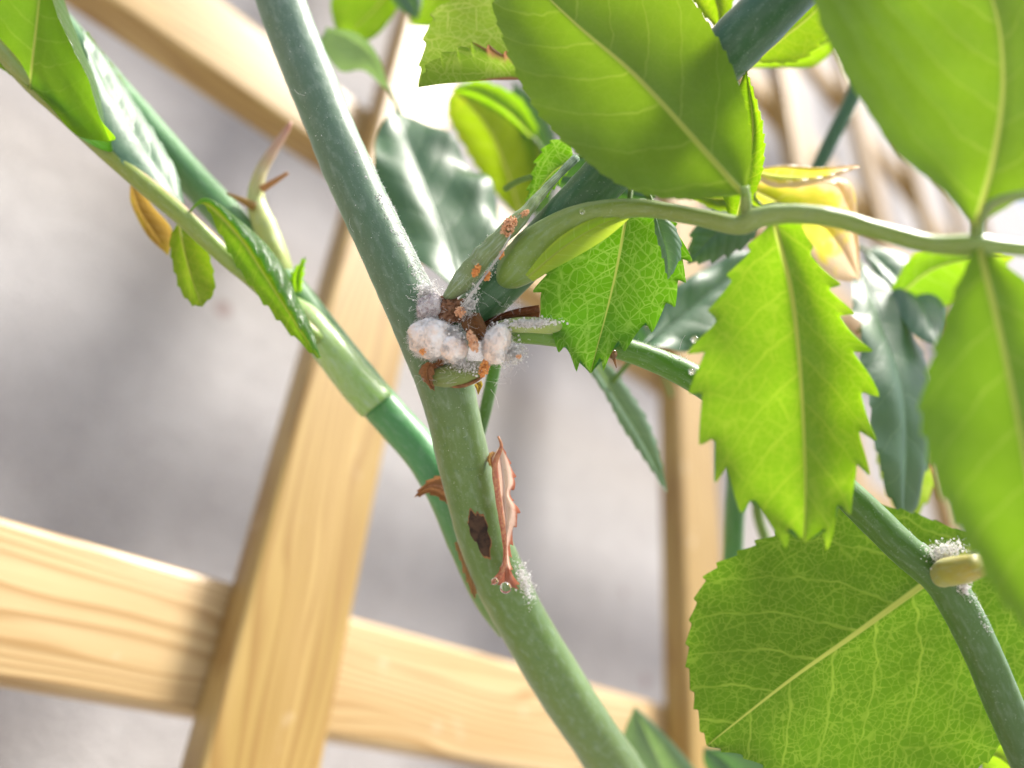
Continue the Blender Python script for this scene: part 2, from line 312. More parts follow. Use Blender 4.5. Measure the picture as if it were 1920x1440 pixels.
class Tube: pass
def tube(name, pts, mat, parent=None, n=60, ring=24, rough=0.015, seed=0, flat=1.0, cap=True, groove=0.0, span=(0.0, 1.0)):
    """pts: (px, py, z mm, radius px); angle 0 faces the viewer, +90 deg the viewer's right"""
    T = Tube()
    sm = spline(pts, n)
    C = [P(x, y, z) for x, y, z, r in sm]; R = [max(1e-6, r * z / F * MM) for x, y, z, r in sm]
    A, B = [], []
    for i in range(n):
        tg = (C[min(i + 1, n - 1)] - C[max(i - 1, 0)]).normalized()
        v = CAM - C[i]; a = (v - tg * v.dot(tg)).normalized(); A.append(a); B.append(tg.cross(a).normalized())
    if sum(b.dot(right + 0.3 * up) for b in B) < 0: B = [-b for b in B]
    L = [0.0]
    for i in range(1, n): L.append(L[-1] + (C[i] - C[i - 1]).length / MM)
    vs, uv1, uv2, fs = [], [], [], []
    for i in range(n):
        for j in range(ring + 1):
            an = -math.pi + 2 * math.pi * j / ring
            d = A[i] * math.cos(an) * flat + B[i] * math.sin(an)
            q = C[i] + d * R[i]
            k = 1 + rough * (noise.noise((q - CAM) * 700 + Vector((seed * 3.1, 0, 0))) * 2 + noise.noise((C[i] - CAM) * 130 + Vector((seed * 1.3, 2, 0))) * 3) - groove * math.exp(-((an - 1.2) / 0.35) ** 2)
            vs.append(C[i] + d * R[i] * k); uv1.append((j / ring, L[i])); uv2.append((j / ring, min(1, max(0, (i / (n - 1) - span[0]) / span[1]))))
    w = ring + 1
    flip = A[0].cross(B[0]).dot(C[1] - C[0]) < 0
    for i in range(n - 1):
        for j in range(ring):
            f = (i * w + j, i * w + j + 1, (i + 1) * w + j + 1, (i + 1) * w + j)
            fs.append(f[::-1] if flip else f)
    if cap:
        for i in (0, n - 1):
            c = len(vs); vs.append(C[i]); uv1.append((0.5, L[i])); uv2.append((0.5, i / (n - 1)))
            for j in range(ring):
                f = (c, i * w + j + 1, i * w + j)
                fs.append(f[::-1] if ((i == 0) == flip) else f)
    T.ob = link(name, vs, fs, mat, parent, uvs={'tube': uv1, 'along': uv2})
    T.C, T.A, T.B, T.R, T.n, T.flat = C, A, B, R, n, flat
    def surf(t, an, off=0.0):
        x = min(max(span[0] + span[1] * t, 0), 1) * (n - 1); i = min(int(x), n - 2); u = x - i
        a = A[i].lerp(A[i + 1], u); b = B[i].lerp(B[i + 1], u)
        d = (a * math.cos(an) * flat + b * math.sin(an))
        return C[i].lerp(C[i + 1], u) + d * (R[i] * (1 - u) + R[i + 1] * u + off * MM), d.normalized()
    T.surf = surf
    return T

VC = [0.0, 0.05, 0.14, 0.27, 0.42, 0.57, 0.70, 0.80, 0.88, 0.94, 0.975, 1.0]
def leaf(name, mid, left, right_, mat, parent=None, side='under', teeth=12, amp=8.0, dzl=0.0, dzr=0.0, bulge=0.5, seed=1,
         flap_l=None, flap_r=None, curl=0.0, wave=0.25, rib=0.28, res=10, label=None):
    """mid: (px,py,z) base->tip; left/right margins: (px,py) base->tip, distance = midrib's + dz mm in mid-leaf"""
    rnd = random.Random(seed)
    n = max(40, int(max(teeth, 4) * res) + 1)
    Ms = spline(mid, n)
    def margin(pts, dz):
        has = len(pts[0]) == 3
        s = spline(pts, n)
        return [(p[0], p[1], (p[2] if has else Ms[i][2] + dz * math.sin(math.pi * (0.06 + 0.88 * i / (n - 1))) ** 0.8)) for i, p in enumerate(s)]
    Lm, Rm = margin(left, dzl), margin(right_, dzr)
    Mw = [P(*p) for p in Ms]; Lw = [P(*p) for p in Lm]; Rw = [P(*p) for p in Rm]
    Fl = [P(*p) for p in spline(flap_l, n)] if flap_l else None
    Fr = [P(*p) for p in spline(flap_r, n)] if flap_r else None
    def toothed(E, inner):
        if not teeth: return E
        ta = [rnd.uniform(0.6, 1.25) for _ in range(teeth + 2)]; jit = [rnd.uniform(-0.16, 0.16) for _ in range(teeth + 3)]
        out = []
        for i, e in enumerate(E):
            tt = i / (n - 1)
            x = (tt ** 0.92) * (teeth + 0.5); k = int(x); x += jit[k] * (1 - (x - k)) + jit[k + 1] * (x - k); k = max(0, int(x)); f = max(0.0, x - k)
            pr = (f / 0.78) ** 1.5 if f < 0.78 else (1 - f) / 0.22
            o = (e - inner[i]); 
            if o.length < 1e-9: out.append(e); continue
            tg = (E[min(i + 2, n - 1)] - E[max(i - 2, 0)]).normalized()
            o = (o - tg * o.dot(tg)); o = o.normalized() if o.length > 1e-9 else o
            env = min(1, tt / 0.10) * (0.35 + 0.65 * min(1, tt / 0.45)) * min(1.0, (1 - tt) / 0.03)
            a = amp * ta[k % len(ta)] * env * Ms[i][2] / F * MM
            out.append(e + o * a * (pr - 0.42) + tg * a * 0.75 * pr)
        return out
    Lt = Lw if Fl else toothed(Lw, Mw); Rt = Rw if Fr else toothed(Rw, Mw)
    if Fl: Flt = toothed(Fl, Lw)
    if Fr: Frt = toothed(Fr, Rw)
    arc = [0.0]
    for i in range(1, n): arc.append(arc[-1] + (Mw[i] - Mw[i - 1]).length)
    LEN = arc[-1]
    cols = []           # (signed v, maker)
    FC = [0.12, 0.3, 0.55, 0.8, 1.0]
    vlist = ([('fl', f) for f in reversed(FC)] if Fl else []) + [('l', v) for v in reversed(VC[1:])] + [('m', 0.0)] + [('r', v) for v in VC[1:]] + ([('fr', f) for f in FC] if Fr else [])
    vs, ul, um, ug = [], [], [], []
    so = Vector((seed * 1.7, seed * 0.9, 0))
    for i in range(n):
        tt = i / (n - 1)
        tg = (Mw[min(i + 1, n - 1)] - Mw[max(i - 1, 0)]).normalized()
        nr = tg.cross(Rw[i] - Lw[i])
        nr = nr.normalized() if nr.length > 1e-12 else Vector(back)
        if nr.dot(CAM - Mw[i]) < 0: nr = -nr
        for kind, v in vlist:
            s = 1.0
            if kind == 'm': q = Mw[i] + nr * rib * 0.5 * MM * (1 - 0.8 * tt) * (1 if side == 'under' else -1); sv = 0.0; hw = 0
            elif kind in 'lr':
                E0, E1 = (Lw, Lt) if kind == 'l' else (Rw, Rt); sgn = -1 if kind == 'l' else 1
                w = max(0.0, (v - 0.86) / 0.14) ** 1.5
                e = E0[i].lerp(E1[i], w)
                q = Mw[i].lerp(e, v); sv = sgn * v; hw = (E0[i] - Mw[i]).length
                en = max(0.0, math.sin(math.pi * tt)) ** 0.5
                q = q + nr * MM * (bulge * math.sin(math.pi * v * 0.9) * en * (1 if side == 'under' else -1) * -1 + curl * max(0, v - 0.6) ** 2 * 6 * en)
                q = q + nr * MM * wave * noise.noise((q - CAM) * 160 + so) * v * 2
                ux = sv * hw
            else:
                E0, E1 = (Lw, Flt) if kind == 'fl' else (Rw, Frt); sgn = -1 if kind == 'fl' else 1
                q = E0[i].lerp(E1[i], v) + nr * MM * 0.7 * max(0.0, math.sin(math.pi * v)) ** 0.6 * max(0.0, math.sin(math.pi * tt)) ** 0.5
                hw = (E0[i] - Mw[i]).length; sv = sgn * (1 + 0.0 * v); ux = sgn * (hw + v * (E1[i] - E0[i]).length)
            if kind == 'm': ux = 0.0
            vs.append(q); ul.append((ux / LEN, arc[i] / LEN)); um.append((ux / MM + seed * 13.7, arc[i] / MM + seed * 5.3)); ug.append((sv * (0.55 + 0.45 * v if kind in ('fl', 'fr') else 1), tt))
    w = len(vlist); fs = []
    for i in range(n - 1):
        for j in range(w - 1): fs.append((i * w + j, i * w + j + 1, (i + 1) * w + j + 1, (i + 1) * w + j))
    # winding: front of the face = upper side of the leaf
    i = n // 2; j = [k for k, _ in vlist].index('m')
    a, b, c = vs[i * w + j - 3], vs[i * w + j + 3], vs[(i + 3) * w + j]
    fn = (b - a).cross(c - a)
    facing = fn.dot(CAM - a) > 0
    if facing != (side == 'top'): fs = [f[::-1] for f in fs]
    ob = link(name, vs, fs, mat, parent, uvs={'leaf': ul, 'mm': um, 'grid': ug}, org=Mw[0])
    if label: ob['label'] = label
    if name == 'leaf' and seed not in (37, 42):          # short stalk running back from the blade into the bush
        d = (Mw[0] - Mw[3]).normalized(); pts = [Mw[2]]
        for q in range(6): pts.append(pts[-1] + d * 1.3 * MM); d = (d - back * 0.22 - up * 0.08).normalized()
        mb = MB(6); mb.strand(pts, 0.32 * MM, 0.42 * MM)
        link('leaf_stem', mb.v, mb.f, M['leaf_stem'], ob)
    return ob

def ico(sub=1):
    import bmesh
    bm = bmesh.new(); bmesh.ops.create_icosphere(bm, subdivisions=sub, radius=1.0)
    vs = [v.co.copy() for v in bm.verts]; fs = [tuple(v.index for v in f.verts) for f in bm.faces]; bm.free(); return vs, fs
ICO = {k: ico(k) for k in (1, 2, 3, 4, 5)}
class MB:
    def __init__(s, k=3): s.v, s.f, s.k = [], [], k
    def add(s, vs, fs):
        o = len(s.v); s.v += vs; s.f += [tuple(i + o for i in f) for f in fs]
    def grain(s, c, r, rnd, sub=1, jag=0.35):
        sc = [rnd.uniform(1 - jag, 1 + jag) for _ in range(3)]; vs, fs = ICO[sub]
        q = Matrix.Rotation(rnd.uniform(0, 6.28), 3, Vector((rnd.gauss(0, 1), rnd.gauss(0, 1), rnd.gauss(0, 1))).normalized())
        s.add([c + q @ Vector((v.x * sc[0], v.y * sc[1], v.z * sc[2])) * r for v in vs], fs)
    def strand(s, pts, r0, r1):
        n = len(pts); vs, fs = [], []; K = s.k
        for i, p in enumerate(pts):
            tg = (pts[min(i + 1, n - 1)] - pts[max(i - 1, 0)]); tg = tg.normalized() if tg.length > 0 else Vector((0, 0, 1))
            a = tg.orthogonal().normalized(); b = tg.cross(a); r = r0 + (r1 - r0) * i / (n - 1)
            for k in range(K): vs.append(p + (a * math.cos(k * 6.2832 / K) + b * math.sin(k * 6.2832 / K)) * r)
        for i in range(n - 1):
            for k in range(K): fs.append((i * K + k, i * K + (k + 1) % K, i * K + K + (k + 1) % K, i * K + K + k))
        s.add(vs, fs)
    def build(s, name, mat, parent=None, smooth=True): return link(name, s.v, s.f, mat, parent, smooth)
def frame_at(px, py, z, rot=0.0):
    """viewer-aligned axes at a pixel, turned in the picture plane"""
    a = right * math.cos(rot) - up * math.sin(rot); b = right * math.sin(rot) + up * math.cos(rot)
    return P(px, py, z), a, b, back
def blob(name, px, py, z, rx, ry, rz, mat, parent=None, rot=0.0, seed=0, lump=0.16, sub=4, fr=(900, 2600)):
    c, a, b, k = frame_at(px, py, z, rot); s = z / F * MM; vs = []
    for v in ICO[sub][0]:
        d = a * v.x * rx * s + b * v.y * ry * s + k * v.z * rz * s
        f = 1 + lump * noise.noise((c + d - CAM) * fr[0] + Vector((seed, 0, 0))) + lump * 0.5 * noise.noise((c + d - CAM) * fr[1] + Vector((0, seed, 0)))
        vs.append(c + d * f)
    return link(name, vs, ICO[sub][1], mat, parent)
def fuzz(name, px, py, z, rx, ry, rz, mat, parent, count, rot=0.0, seed=0, lmin=0.25, lmax=0.9, r=0.02, clump=0.5, swirl=1.0):
    rnd = random.Random(seed); c, a, b, k = frame_at(px, py, z, rot); s = z / F * MM; mb = MB()
    for _ in range(count):
        v = Vector((rnd.gauss(0, 1), rnd.gauss(0, 1), rnd.gauss(0, 1))).normalized()
        if v.z < -0.45: continue
        p = c + a * v.x * rx * s + b * v.y * ry * s + k * v.z * rz * s
        nrm = (a * v.x / rx + b * v.y / ry + k * v.z / rz).normalized()
        fl = noise.noise_vector((p - CAM) * 1300 + Vector((seed, 0, 0)))
        ln = rnd.uniform(lmin, lmax) * MM * (1 + clump * noise.noise((p - CAM) * 900))
        d = (nrm * 0.45 + fl * swirl + Vector((rnd.gauss(0, 1), rnd.gauss(0, 1), rnd.gauss(0, 1))) * 0.35).normalized()
        bend = Vector((rnd.gauss(0, 1), rnd.gauss(0, 1), rnd.gauss(0, 1))) * 0.45 + fl * 0.4
        pts = [p - nrm * 0.1 * MM]
        for q in range(3): pts.append(pts[-1] + d * ln / 3); d = (d + bend * 0.5).normalized()
        mb.strand(pts, r * MM, r * 0.35 * MM)
    o = mb.build(name, mat, parent); o['kind'] = 'stuff'; return o

# ------------------------------------------------------------------ setting: wall and trellis (mm, from the camera's foot on the trellis plane)
H = 135.0; TH = 10.0; GAP = 42.0
wy = (H + 2 * TH + GAP) * MM
link('wall', [(-1.6, wy, 0.0), (3.5, wy, 0.0), (3.5, wy, 2.6), (-1.6, wy, 2.6), (-1.6, wy + .12, 0.0), (3.5, wy + .12, 0.0), (3.5, wy + .12, 2.6), (-1.6, wy + .12, 2.6)],
     [(0, 1, 2, 3), (5, 4, 7, 6), (3, 2, 6, 7), (1, 0, 4, 5), (0, 3, 7, 4), (2, 1, 5, 6)], M['wall'], smooth=False)['kind'] = 'structure'
link('ground', [(-4, -4, 0), (6, -4, 0), (6, wy, 0), (-4, wy, 0)], [(0, 1, 2, 3)], M['paving'], smooth=False)['kind'] = 'structure'  # unseen plane, added to throw sunlight up onto the leaf undersides
trellis = empty('trellis', (CAM.x + 0.07, H * MM, CAM.z - 0.3), 'varnished pine trellis of crossing square slats in front of the grey wall', 'trellis')
import bmesh
def slat(length, width, thick, mat='wood'):
    bm = bmesh.new(); bmesh.ops.create_cube(bm, size=1.0)
    for v in bm.verts: v.co = Vector((v.co.x * length, v.co.y * thick, v.co.z * width))
    bmesh.ops.bevel(bm, geom=list(bm.edges), offset=0.0016, segments=3, profile=0.6, affect='EDGES')
    me = bpy.data.meshes.new('slat'); bm.to_mesh(me); bm.free(); me.materials.append(M[mat])
    for p in me.polygons: p.use_smooth = True
    return me
def add_slat(me, loc, vertical, tilt=0.0):
    o = bpy.data.objects.new('slat', me); SC.collection.objects.link(o); o.parent = trellis
    o.location = Vector(loc) - trellis.location
    o.rotation_euler = (0, -math.pi / 2 + tilt, 0) if vertical else (0, tilt, 0)
XP = [-208, -69, 68, 207, 346, 485, 624, 763, 902]; ZP = [-262, -118, 25.5, 167.5, 310, 452, 595]
me_v = slat(1.40, 0.0225, TH * MM); me_h = slat(1.30, 0.0242, TH * MM); me_p = slat(1.30, 0.0242, TH * MM, 'wood_pale')
for x in XP: add_slat(me_v, (x * MM, (H + TH / 2) * MM, CAM.z + 0.20), True)
for z in ZP: add_slat(me_p if z == 25.5 else me_h, (0.42, (H + 1.5 * TH) * MM, CAM.z + z * MM), False)

# ------------------------------------------------------------------ the rose
rose = empty('rose_plant', P(1180, 1500, 104), 'green rose stems with toothed leaves climbing in front of the trellis', 'rose plant')
MAIN = [(250, -700, 104, 38), (380, -380, 100, 40), (500, -70, 94, 43), (540, 40, 93, 45), (592, 170, 91, 46), (645, 300, 89, 46), (700, 420, 87, 47), (752, 530, 85.5, 49), (795, 620, 85, 54), (828, 700, 85.5, 53),
        (848, 770, 86.5, 50), (866, 850, 88, 49), (888, 940, 90, 49), (915, 1030, 92, 50), (955, 1120, 94.5, 49), (1005, 1210, 97, 48), (1060, 1300, 100, 48), (1120, 1390, 103, 48), (1190, 1500, 107, 48), (1330, 1760, 114, 48), (1500, 2150, 124, 48)]
cane = tube('cane', MAIN, M['cane'], rose, span=(0.217, 0.552), n=230, ring=40, rough=0.012)
branch = tube('branch', [(845, 640, 86, 34), (890, 585, 84.5, 39), (950, 525, 84.2, 40), (1020, 450, 84, 42), (1165, 300, 82, 46), (1330, 132, 80, 50), (1440, 22, 78, 53), (1540, -80, 77, 53), (1760, -310, 75, 52), (1980, -560, 75, 48)], M['cane_dark'], rose, span=(0, 0.606), n=95, ring=32, seed=2)
shoot = tube('side_shoot', [(915, 618, 83, 18), (960, 622, 82, 20), (1040, 630, 83, 20), (1100, 637, 84.5, 20), (1170, 655, 85, 22), (1240, 680, 85, 24), (1310, 715, 85, 26), (1450, 805, 84, 28), (1590, 928, 82, 29),
              (1690, 1025, 80, 31), (1770, 1095, 79, 33), (1828, 1195, 79, 33), (1880, 1315, 79, 33), (1950, 1480, 79, 33), (2020, 1680, 80, 33), (2060, 1980, 84, 33)], M['shoot'], rose, span=(0, 0.736), n=140, ring=28, seed=3)
left_cane = tube('cane', [(-420, -520, 114, 24), (-150, -240, 110, 25), (90, 20, 108, 26), (200, 150, 107, 28), (310, 278, 106, 30), (400, 378, 105, 31), (480, 470, 104, 32), (560, 566, 103, 34), (640, 668, 102, 34), (720, 768, 100, 35), (790, 848, 98, 35), (838, 930, 97, 34), (872, 1020, 96, 32), (915, 1120, 96.5, 28), (950, 1180, 98, 20)], M['cane_left'], rose, span=(0.338, 0.662), n=120, ring=28, seed=4)
tube('stem', [(938, 640, 93, 11), (925, 700, 94, 12), (910, 770, 95, 12), (890, 850, 96, 10)], M['shoot'], rose, n=24, ring=16)
tube('stem', [(1385, 840, 116, 17), (1378, 950, 116, 18), (1374, 1050, 117, 18), (1370, 1180, 118, 18)], M['cane_left'], rose, n=24, ring=16)
tube('stem', [(1440, 850, 120, 10), (1420, 950, 120, 10), (1445, 1040, 120, 9)], M['stalk'], rose, n=20, ring=12)
tube('stem', [(1640, 90, 124, 13), (1595, 190, 124, 14), (1560, 260, 124, 14), (1520, 340, 124, 13), (1470, 430, 124, 12)], M['cane_dark'], rose, n=24, ring=16)

# pale sheath on the left cane and its leaf stalk with leaflets
sheath = tube('leaf_sheath', [(540, 560, 101, 12), (575, 598, 100.2, 28), (620, 655, 99.5, 33), (665, 712, 99, 35), (704, 756, 98.6, 36), (708, 761, 98.6, 34)], M['sheath'], rose, n=40, ring=28, seed=6)
stalk2 = tube('leaf_stalk', [(600, 640, 98, 14), (545, 590, 97, 15), (480, 530, 96, 16), (420, 478, 95, 17), (345, 408, 94, 18), (270, 345, 94, 18), (200, 285, 93.5, 17), (120, 212, 93, 16), (50, 150, 92.5, 15), (-30, 62, 92, 14), (-180, -90, 92, 11)], M['stalk_red'], rose, n=60, ring=20, seed=7)
leaf('leaflet', [(55, 168, 91.5), (62, 110, 92), (74, 0, 94), (85, -140, 97)], [(50, 160), (-30, 100), (-90, -20), (-40, -120), (85, -150)],
     [(60, 165), (100, 205), (150, 258), (208, 282), (196, 235), (182, 160), (150, 80), (120, 0), (100, -80), (85, -150)], M['leaf_soft'], stalk2.ob, teeth=9, amp=5, dzr=-1.0, dzl=0.5, bulge=0.3, seed=11,
     flap_r=[(60, 165, 91.3), (98, 203, 90.5), (146, 255, 89.5), (216, 262, 88.6), (188, 222, 88.4), (166, 150, 88.4), (130, 78, 88.4), (98, 0, 88.5), (90, -80, 89), (85, -150, 90)])
leaf('leaflet', [(345, 398, 96), (300, 325, 95.5), (245, 240, 96), (180, 120, 97), (150, 50, 98)], [(340, 398), (275, 352), (215, 292), (185, 220), (165, 130), (150, 50)],
     [(348, 395), (328, 320), (298, 262), (250, 190), (200, 120), (150, 50)], M['leaf_dark'], stalk2.ob, side='top', teeth=10, amp=5, dzl=-3, dzr=4, bulge=0.5, seed=12, rib=-0.2)
leaf('leaflet', [(300, 330, 103), (250, 240, 102), (215, 150, 101), (165, 60, 100)], [(300, 330), (235, 240), (190, 150), (162, 60)], [(300, 330), (272, 250), (238, 165), (190, 92), (165, 60)],
     M['leaf'], stalk2.ob, teeth=11, amp=5, dzr=1, bulge=0.2, seed=13, curl=-0.4)
leaf('leaflet', [(350, 405, 94), (386, 381, 94), (448, 442, 94), (488, 502, 93.5), (526, 562, 93), (566, 624, 92.5), (600, 672, 92)], [(348, 405), (382, 384), (413, 440), (445, 500), (490, 562), (545, 626), (600, 672)],
     [(352, 400), (394, 374), (482, 440), (532, 500), (558, 560), (587, 620), (600, 672)], M['leaf'], stalk2.ob, teeth=10, amp=6, dzl=-0.6, dzr=0.8, bulge=0.25, seed=14,
     flap_r=[(352, 400, 93.5), (393, 380, 93), (452, 440, 92.2), (496, 500, 91.4), (533, 562, 91), (566, 620, 91.2), (600, 672, 92)])
leaf('leaflet', [(335, 420, 97), (345, 470, 96), (362, 530, 95), (380, 575, 94)], [(330, 422), (318, 450), (324, 500), (340, 548), (362, 572), (380, 575)], [(342, 418), (374, 440), (396, 490), (402, 545), (380, 575)],
     M['leaf'], stalk2.ob, teeth=7, amp=4, dzr=0.4, dzl=-0.4, bulge=0.1, seed=15)
leaf('leaflet', [(245, 335, 97), (262, 390, 98), (292, 440, 98.5), (316, 478, 99)], [(243, 335), (243, 385), (272, 440), (316, 478)], [(250, 335), (282, 385), (318, 430), (316, 478)],
     M['dry_ochre'], stalk2.ob, teeth=0, dzl=0.6, dzr=-0.8, bulge=0.8, seed=16, label='withered yellow brown leaflet hanging under the stalk')
# bud on the left cane, two dried hairs, small bract
bud = tube('bud', [(548, 560, 103, 14), (525, 500, 103, 24), (498, 430, 103.5, 23), (480, 375, 104, 16), (488, 325, 104, 12), (515, 278, 104.5, 9), (540, 240, 105, 5), (546, 228, 105, 2)], M['bud'], rose, n=40, ring=18, seed=8, rough=0.04)
tube('bract', [(478, 388, 102, 9), (455, 376, 101.5, 6), (425, 362, 101, 2)], M['dry_ochre'], bud.ob, n=12, ring=8)
tube('bract', [(490, 355, 103, 7), (515, 340, 103, 5), (540, 324, 103, 3)], M['dry'], bud.ob, n=12, ring=8)
leaf('bract', [(556, 548, 99.5), (556, 515, 99), (572, 480, 98.5)], [(548, 548), (545, 515), (572, 480)], [(566, 548), (568, 515), (572, 480)], M['leaf'], rose, teeth=5, amp=5, seed=17)

# leaf stalk on the branch with four leaflets
stalk1 = tube('leaf_stalk', [(936, 534, 82.6, 8), (950, 520, 82.2, 28), (984, 488, 81.8, 43), (1022, 455, 81.0, 42), (1070, 418, 79.4, 29), (1120, 398, 78.2, 21), (1200, 390, 76.5, 17), (1300, 405, 74, 17), (1385, 422, 72, 19), (1420, 408, 71, 21),
               (1480, 400, 70, 19), (1560, 408, 68.5, 18), (1640, 430, 67, 18), (1740, 456, 65, 18), (1830, 460, 63, 22), (1880, 462, 62, 16), (1960, 470, 61, 14)], M['stalk'], rose, n=110, ring=24, seed=9, flat=0.9, rough=0.03, groove=0.12)
tube('leaf_stem', [(1830, 452, 63, 13), (1838, 410, 62.5, 11), (1870, 378, 62, 10), (1940, 362, 61, 9)], M['stalk'], stalk1.ob, n=20, ring=12)
tube('leaf_stem', [(1400, 415, 72, 11), (1399, 385, 71.5, 10), (1396, 350, 71, 8)], M['stalk'], stalk1.ob, n=12, ring=12)
leaf('leaflet', [(1400, 368, 71), (1300, 258, 72), (1190, 140, 73.5), (1080, 45, 75.5), (960, -70, 78)],
     [(1398, 366), (1300, 372), (1185, 352), (1085, 290), (1010, 210), (965, 130), (940, 60), (925, 0), (960, -75)],
     [(1402, 362), (1412, 265), (1388, 155), (1342, 60), (1270, -30), (1120, -95), (960, -75)], M['leaf_soft'], stalk1.ob, teeth=24, amp=5, dzl=-2.0, dzr=1.5, bulge=0.9, seed=21, res=8)
leaf('leaflet', [(1452, 418, 71.5), (1482, 530, 71), (1497, 650, 70.3), (1506, 780, 69.6), (1510, 900, 69), (1508, 1015, 68.6)],
     [(1440, 418), (1396, 480), (1352, 560), (1318, 640), (1312, 740), (1334, 840), (1372, 910), (1432, 972), (1508, 1018)],
     [(1500, 420), (1550, 510), (1598, 600), (1630, 690), (1636, 780), (1622, 870), (1596, 940), (1555, 995), (1508, 1018)], M['leaf'], stalk1.ob, teeth=9, amp=40, dzl=-0.8, dzr=1.4, bulge=0.9, seed=22, wave=0.5, curl=-0.25, res=14)
leaf('leaflet', [(1830, 425, 62), (1862, 300, 62), (1880, 150, 63), (1860, 0, 64), (1780, -160, 65)], [(1826, 422), (1760, 352), (1690, 285), (1620, 190), (1570, 105), (1535, 30), (1540, -80), (1780, -165)],
     [(1836, 422), (1930, 360), (2040, 250), (2100, 80), (2040, -80), (1780, -165)], M['leaf_soft'], stalk1.ob, teeth=18, amp=3, dzl=-1.5, dzr=1.0, bulge=0.8, seed=23)
leaf('leaflet', [(1840, 465, 62), (1880, 640, 60), (1920, 850, 58), (1950, 1060, 56.5), (1960, 1200, 55)], [(1828, 468), (1785, 570), (1742, 690), (1728, 790), (1752, 890), (1795, 975), (1845, 1060), (1890, 1140), (1960, 1205)],
     [(1852, 465), (1960, 560), (2060, 740), (2090, 950), (2040, 1120), (1960, 1205)], M['leaf_soft'], stalk1.ob, teeth=14, amp=12, dzl=-1, dzr=1, bulge=0.8, seed=24)
leaf('leaflet', [(1955, 470, 61), (2080, 480, 60), (2240, 520, 60), (2420, 590, 61)], [(1955, 464), (2060, 380), (2220, 380), (2350, 470), (2420, 592)], [(1955, 476), (2030, 590), (2180, 690), (2320, 680), (2420, 592)], M['leaf_soft'], stalk1.ob, teeth=16, amp=7, seed=26, bulge=0.8, dzl=1.5)
leaf('leaflet', [(-175, -85, 92), (-260, -170, 92), (-360, -290, 93), (-450, -420, 94)], [(-178, -80), (-330, -160), (-420, -300), (-450, -422)], [(-170, -90), (-210, -210), (-330, -340), (-450, -422)], M['leaf'], stalk2.ob, teeth=12, amp=6, seed=18, bulge=0.5)
leaf('stipule', [(990, 520, 78), (1060, 462, 77.5), (1120, 425, 77.2), (1185, 398, 76.8)], [(985, 515), (1045, 448), (1110, 412), (1185, 396)], [(1000, 528), (1085, 478), (1145, 440), (1188, 402)], M['stipule'], stalk1.ob, teeth=0, seed=25, dzr=1.4, bulge=0.3)

# leaves in or near the plane of focus
leaf('leaf', [(1176, 398, 84), (1156, 505, 83), (1136, 590, 82), (1120, 650, 81.2), (1108, 697, 80.8)], [(1166, 400), (1095, 440), (1035, 490), (1008, 540), (1016, 592), (1038, 634), (1068, 668), (1108, 700)],
     [(1190, 398), (1262, 420), (1284, 480), (1270, 545), (1240, 592), (1190, 632), (1145, 664), (1108, 700)], M['leaf_focus'], rose, teeth=8, amp=24, dzl=-0.4, dzr=1.2, bulge=0.5, seed=31, curl=0.3, res=14)
leaf('leaf', [(1228, 400, 81.3), (1240, 440, 81), (1250, 480, 81), (1252, 522, 81)], [(1225, 402), (1228, 440), (1242, 490), (1250, 524)], [(1240, 400), (1268, 430), (1276, 480), (1252, 524)], M['leaf_pale'], rose, side='top', teeth=5, amp=4, dzr=0.8, seed=32)
leaf('leaf', [(1860, 1005, 91), (1735, 1093, 89.5), (1600, 1190, 88), (1480, 1275, 87.5), (1325, 1398, 88)],
     [(1850, 1000), (1790, 990), (1720, 962), (1640, 946), (1560, 955), (1490, 985), (1410, 1025), (1335, 1072), (1298, 1160), (1290, 1240), (1305, 1330), (1325, 1398)],
     [(1868, 1015), (1945, 1100), (1965, 1230), (1920, 1340), (1860, 1430), (1760, 1500), (1620, 1500), (1480, 1462), (1390, 1420), (1325, 1398)], M['leaf_big'], rose, teeth=22, amp=9, dzl=2.2, dzr=-1.0, bulge=1.0, seed=33, curl=-0.3, rib=0.9)
leaf('leaf', [(1060, 100, 93), (980, 105, 92), (890, 120, 91), (784, 160, 90.5)], [(1060, 60), (1000, -60), (900, -30), (828, 8), (800, 60), (790, 115), (784, 162)],
     [(1060, 130), (990, 145), (920, 150), (850, 157), (784, 166)], M['leaf_scorched'], rose, teeth=9, amp=11, dzl=1.5, dzr=-0.6, bulge=0.2, seed=34, label='folded leaf with brown scorched teeth',
     flap_r=[(1060, 110, 91.5), (1000, 108, 90), (950, 100, 89), (900, 84, 88.4), (855, 92, 88.2), (815, 110, 88.4), (790, 140, 89.5)])
leaf('leaf', [(1075, 300, 88), (1040, 320, 87.5), (1010, 355, 87), (986, 392, 86.5)], [(1070, 270), (1040, 262), (1010, 290), (994, 340), (984, 394)], [(1080, 305), (1055, 335), (1020, 372), (986, 396)], M['leaf_focus'], rose, teeth=7, amp=7, seed=35, dzl=0.6, bulge=0.3)
leaf('leaf', [(1040, 330, 93), (1100, 335, 93), (1160, 345, 92.5), (1230, 370, 92)], [(1040, 310), (1100, 290), (1180, 300), (1230, 370)], [(1040, 345), (1090, 370), (1170, 378), (1230, 372)], M['leaf_dark'], rose, side='top', teeth=9, amp=5, seed=36)
leaf('leaf', [(1380, 420, 78), (1400, 330, 78), (1412, 240, 78), (1400, 130, 79)], [(1370, 420), (1350, 330), (1360, 220), (1400, 130)], [(1390, 420), (1432, 320), (1430, 230), (1400, 130)], M['leaf'], rose, teeth=14, amp=4, seed=37)

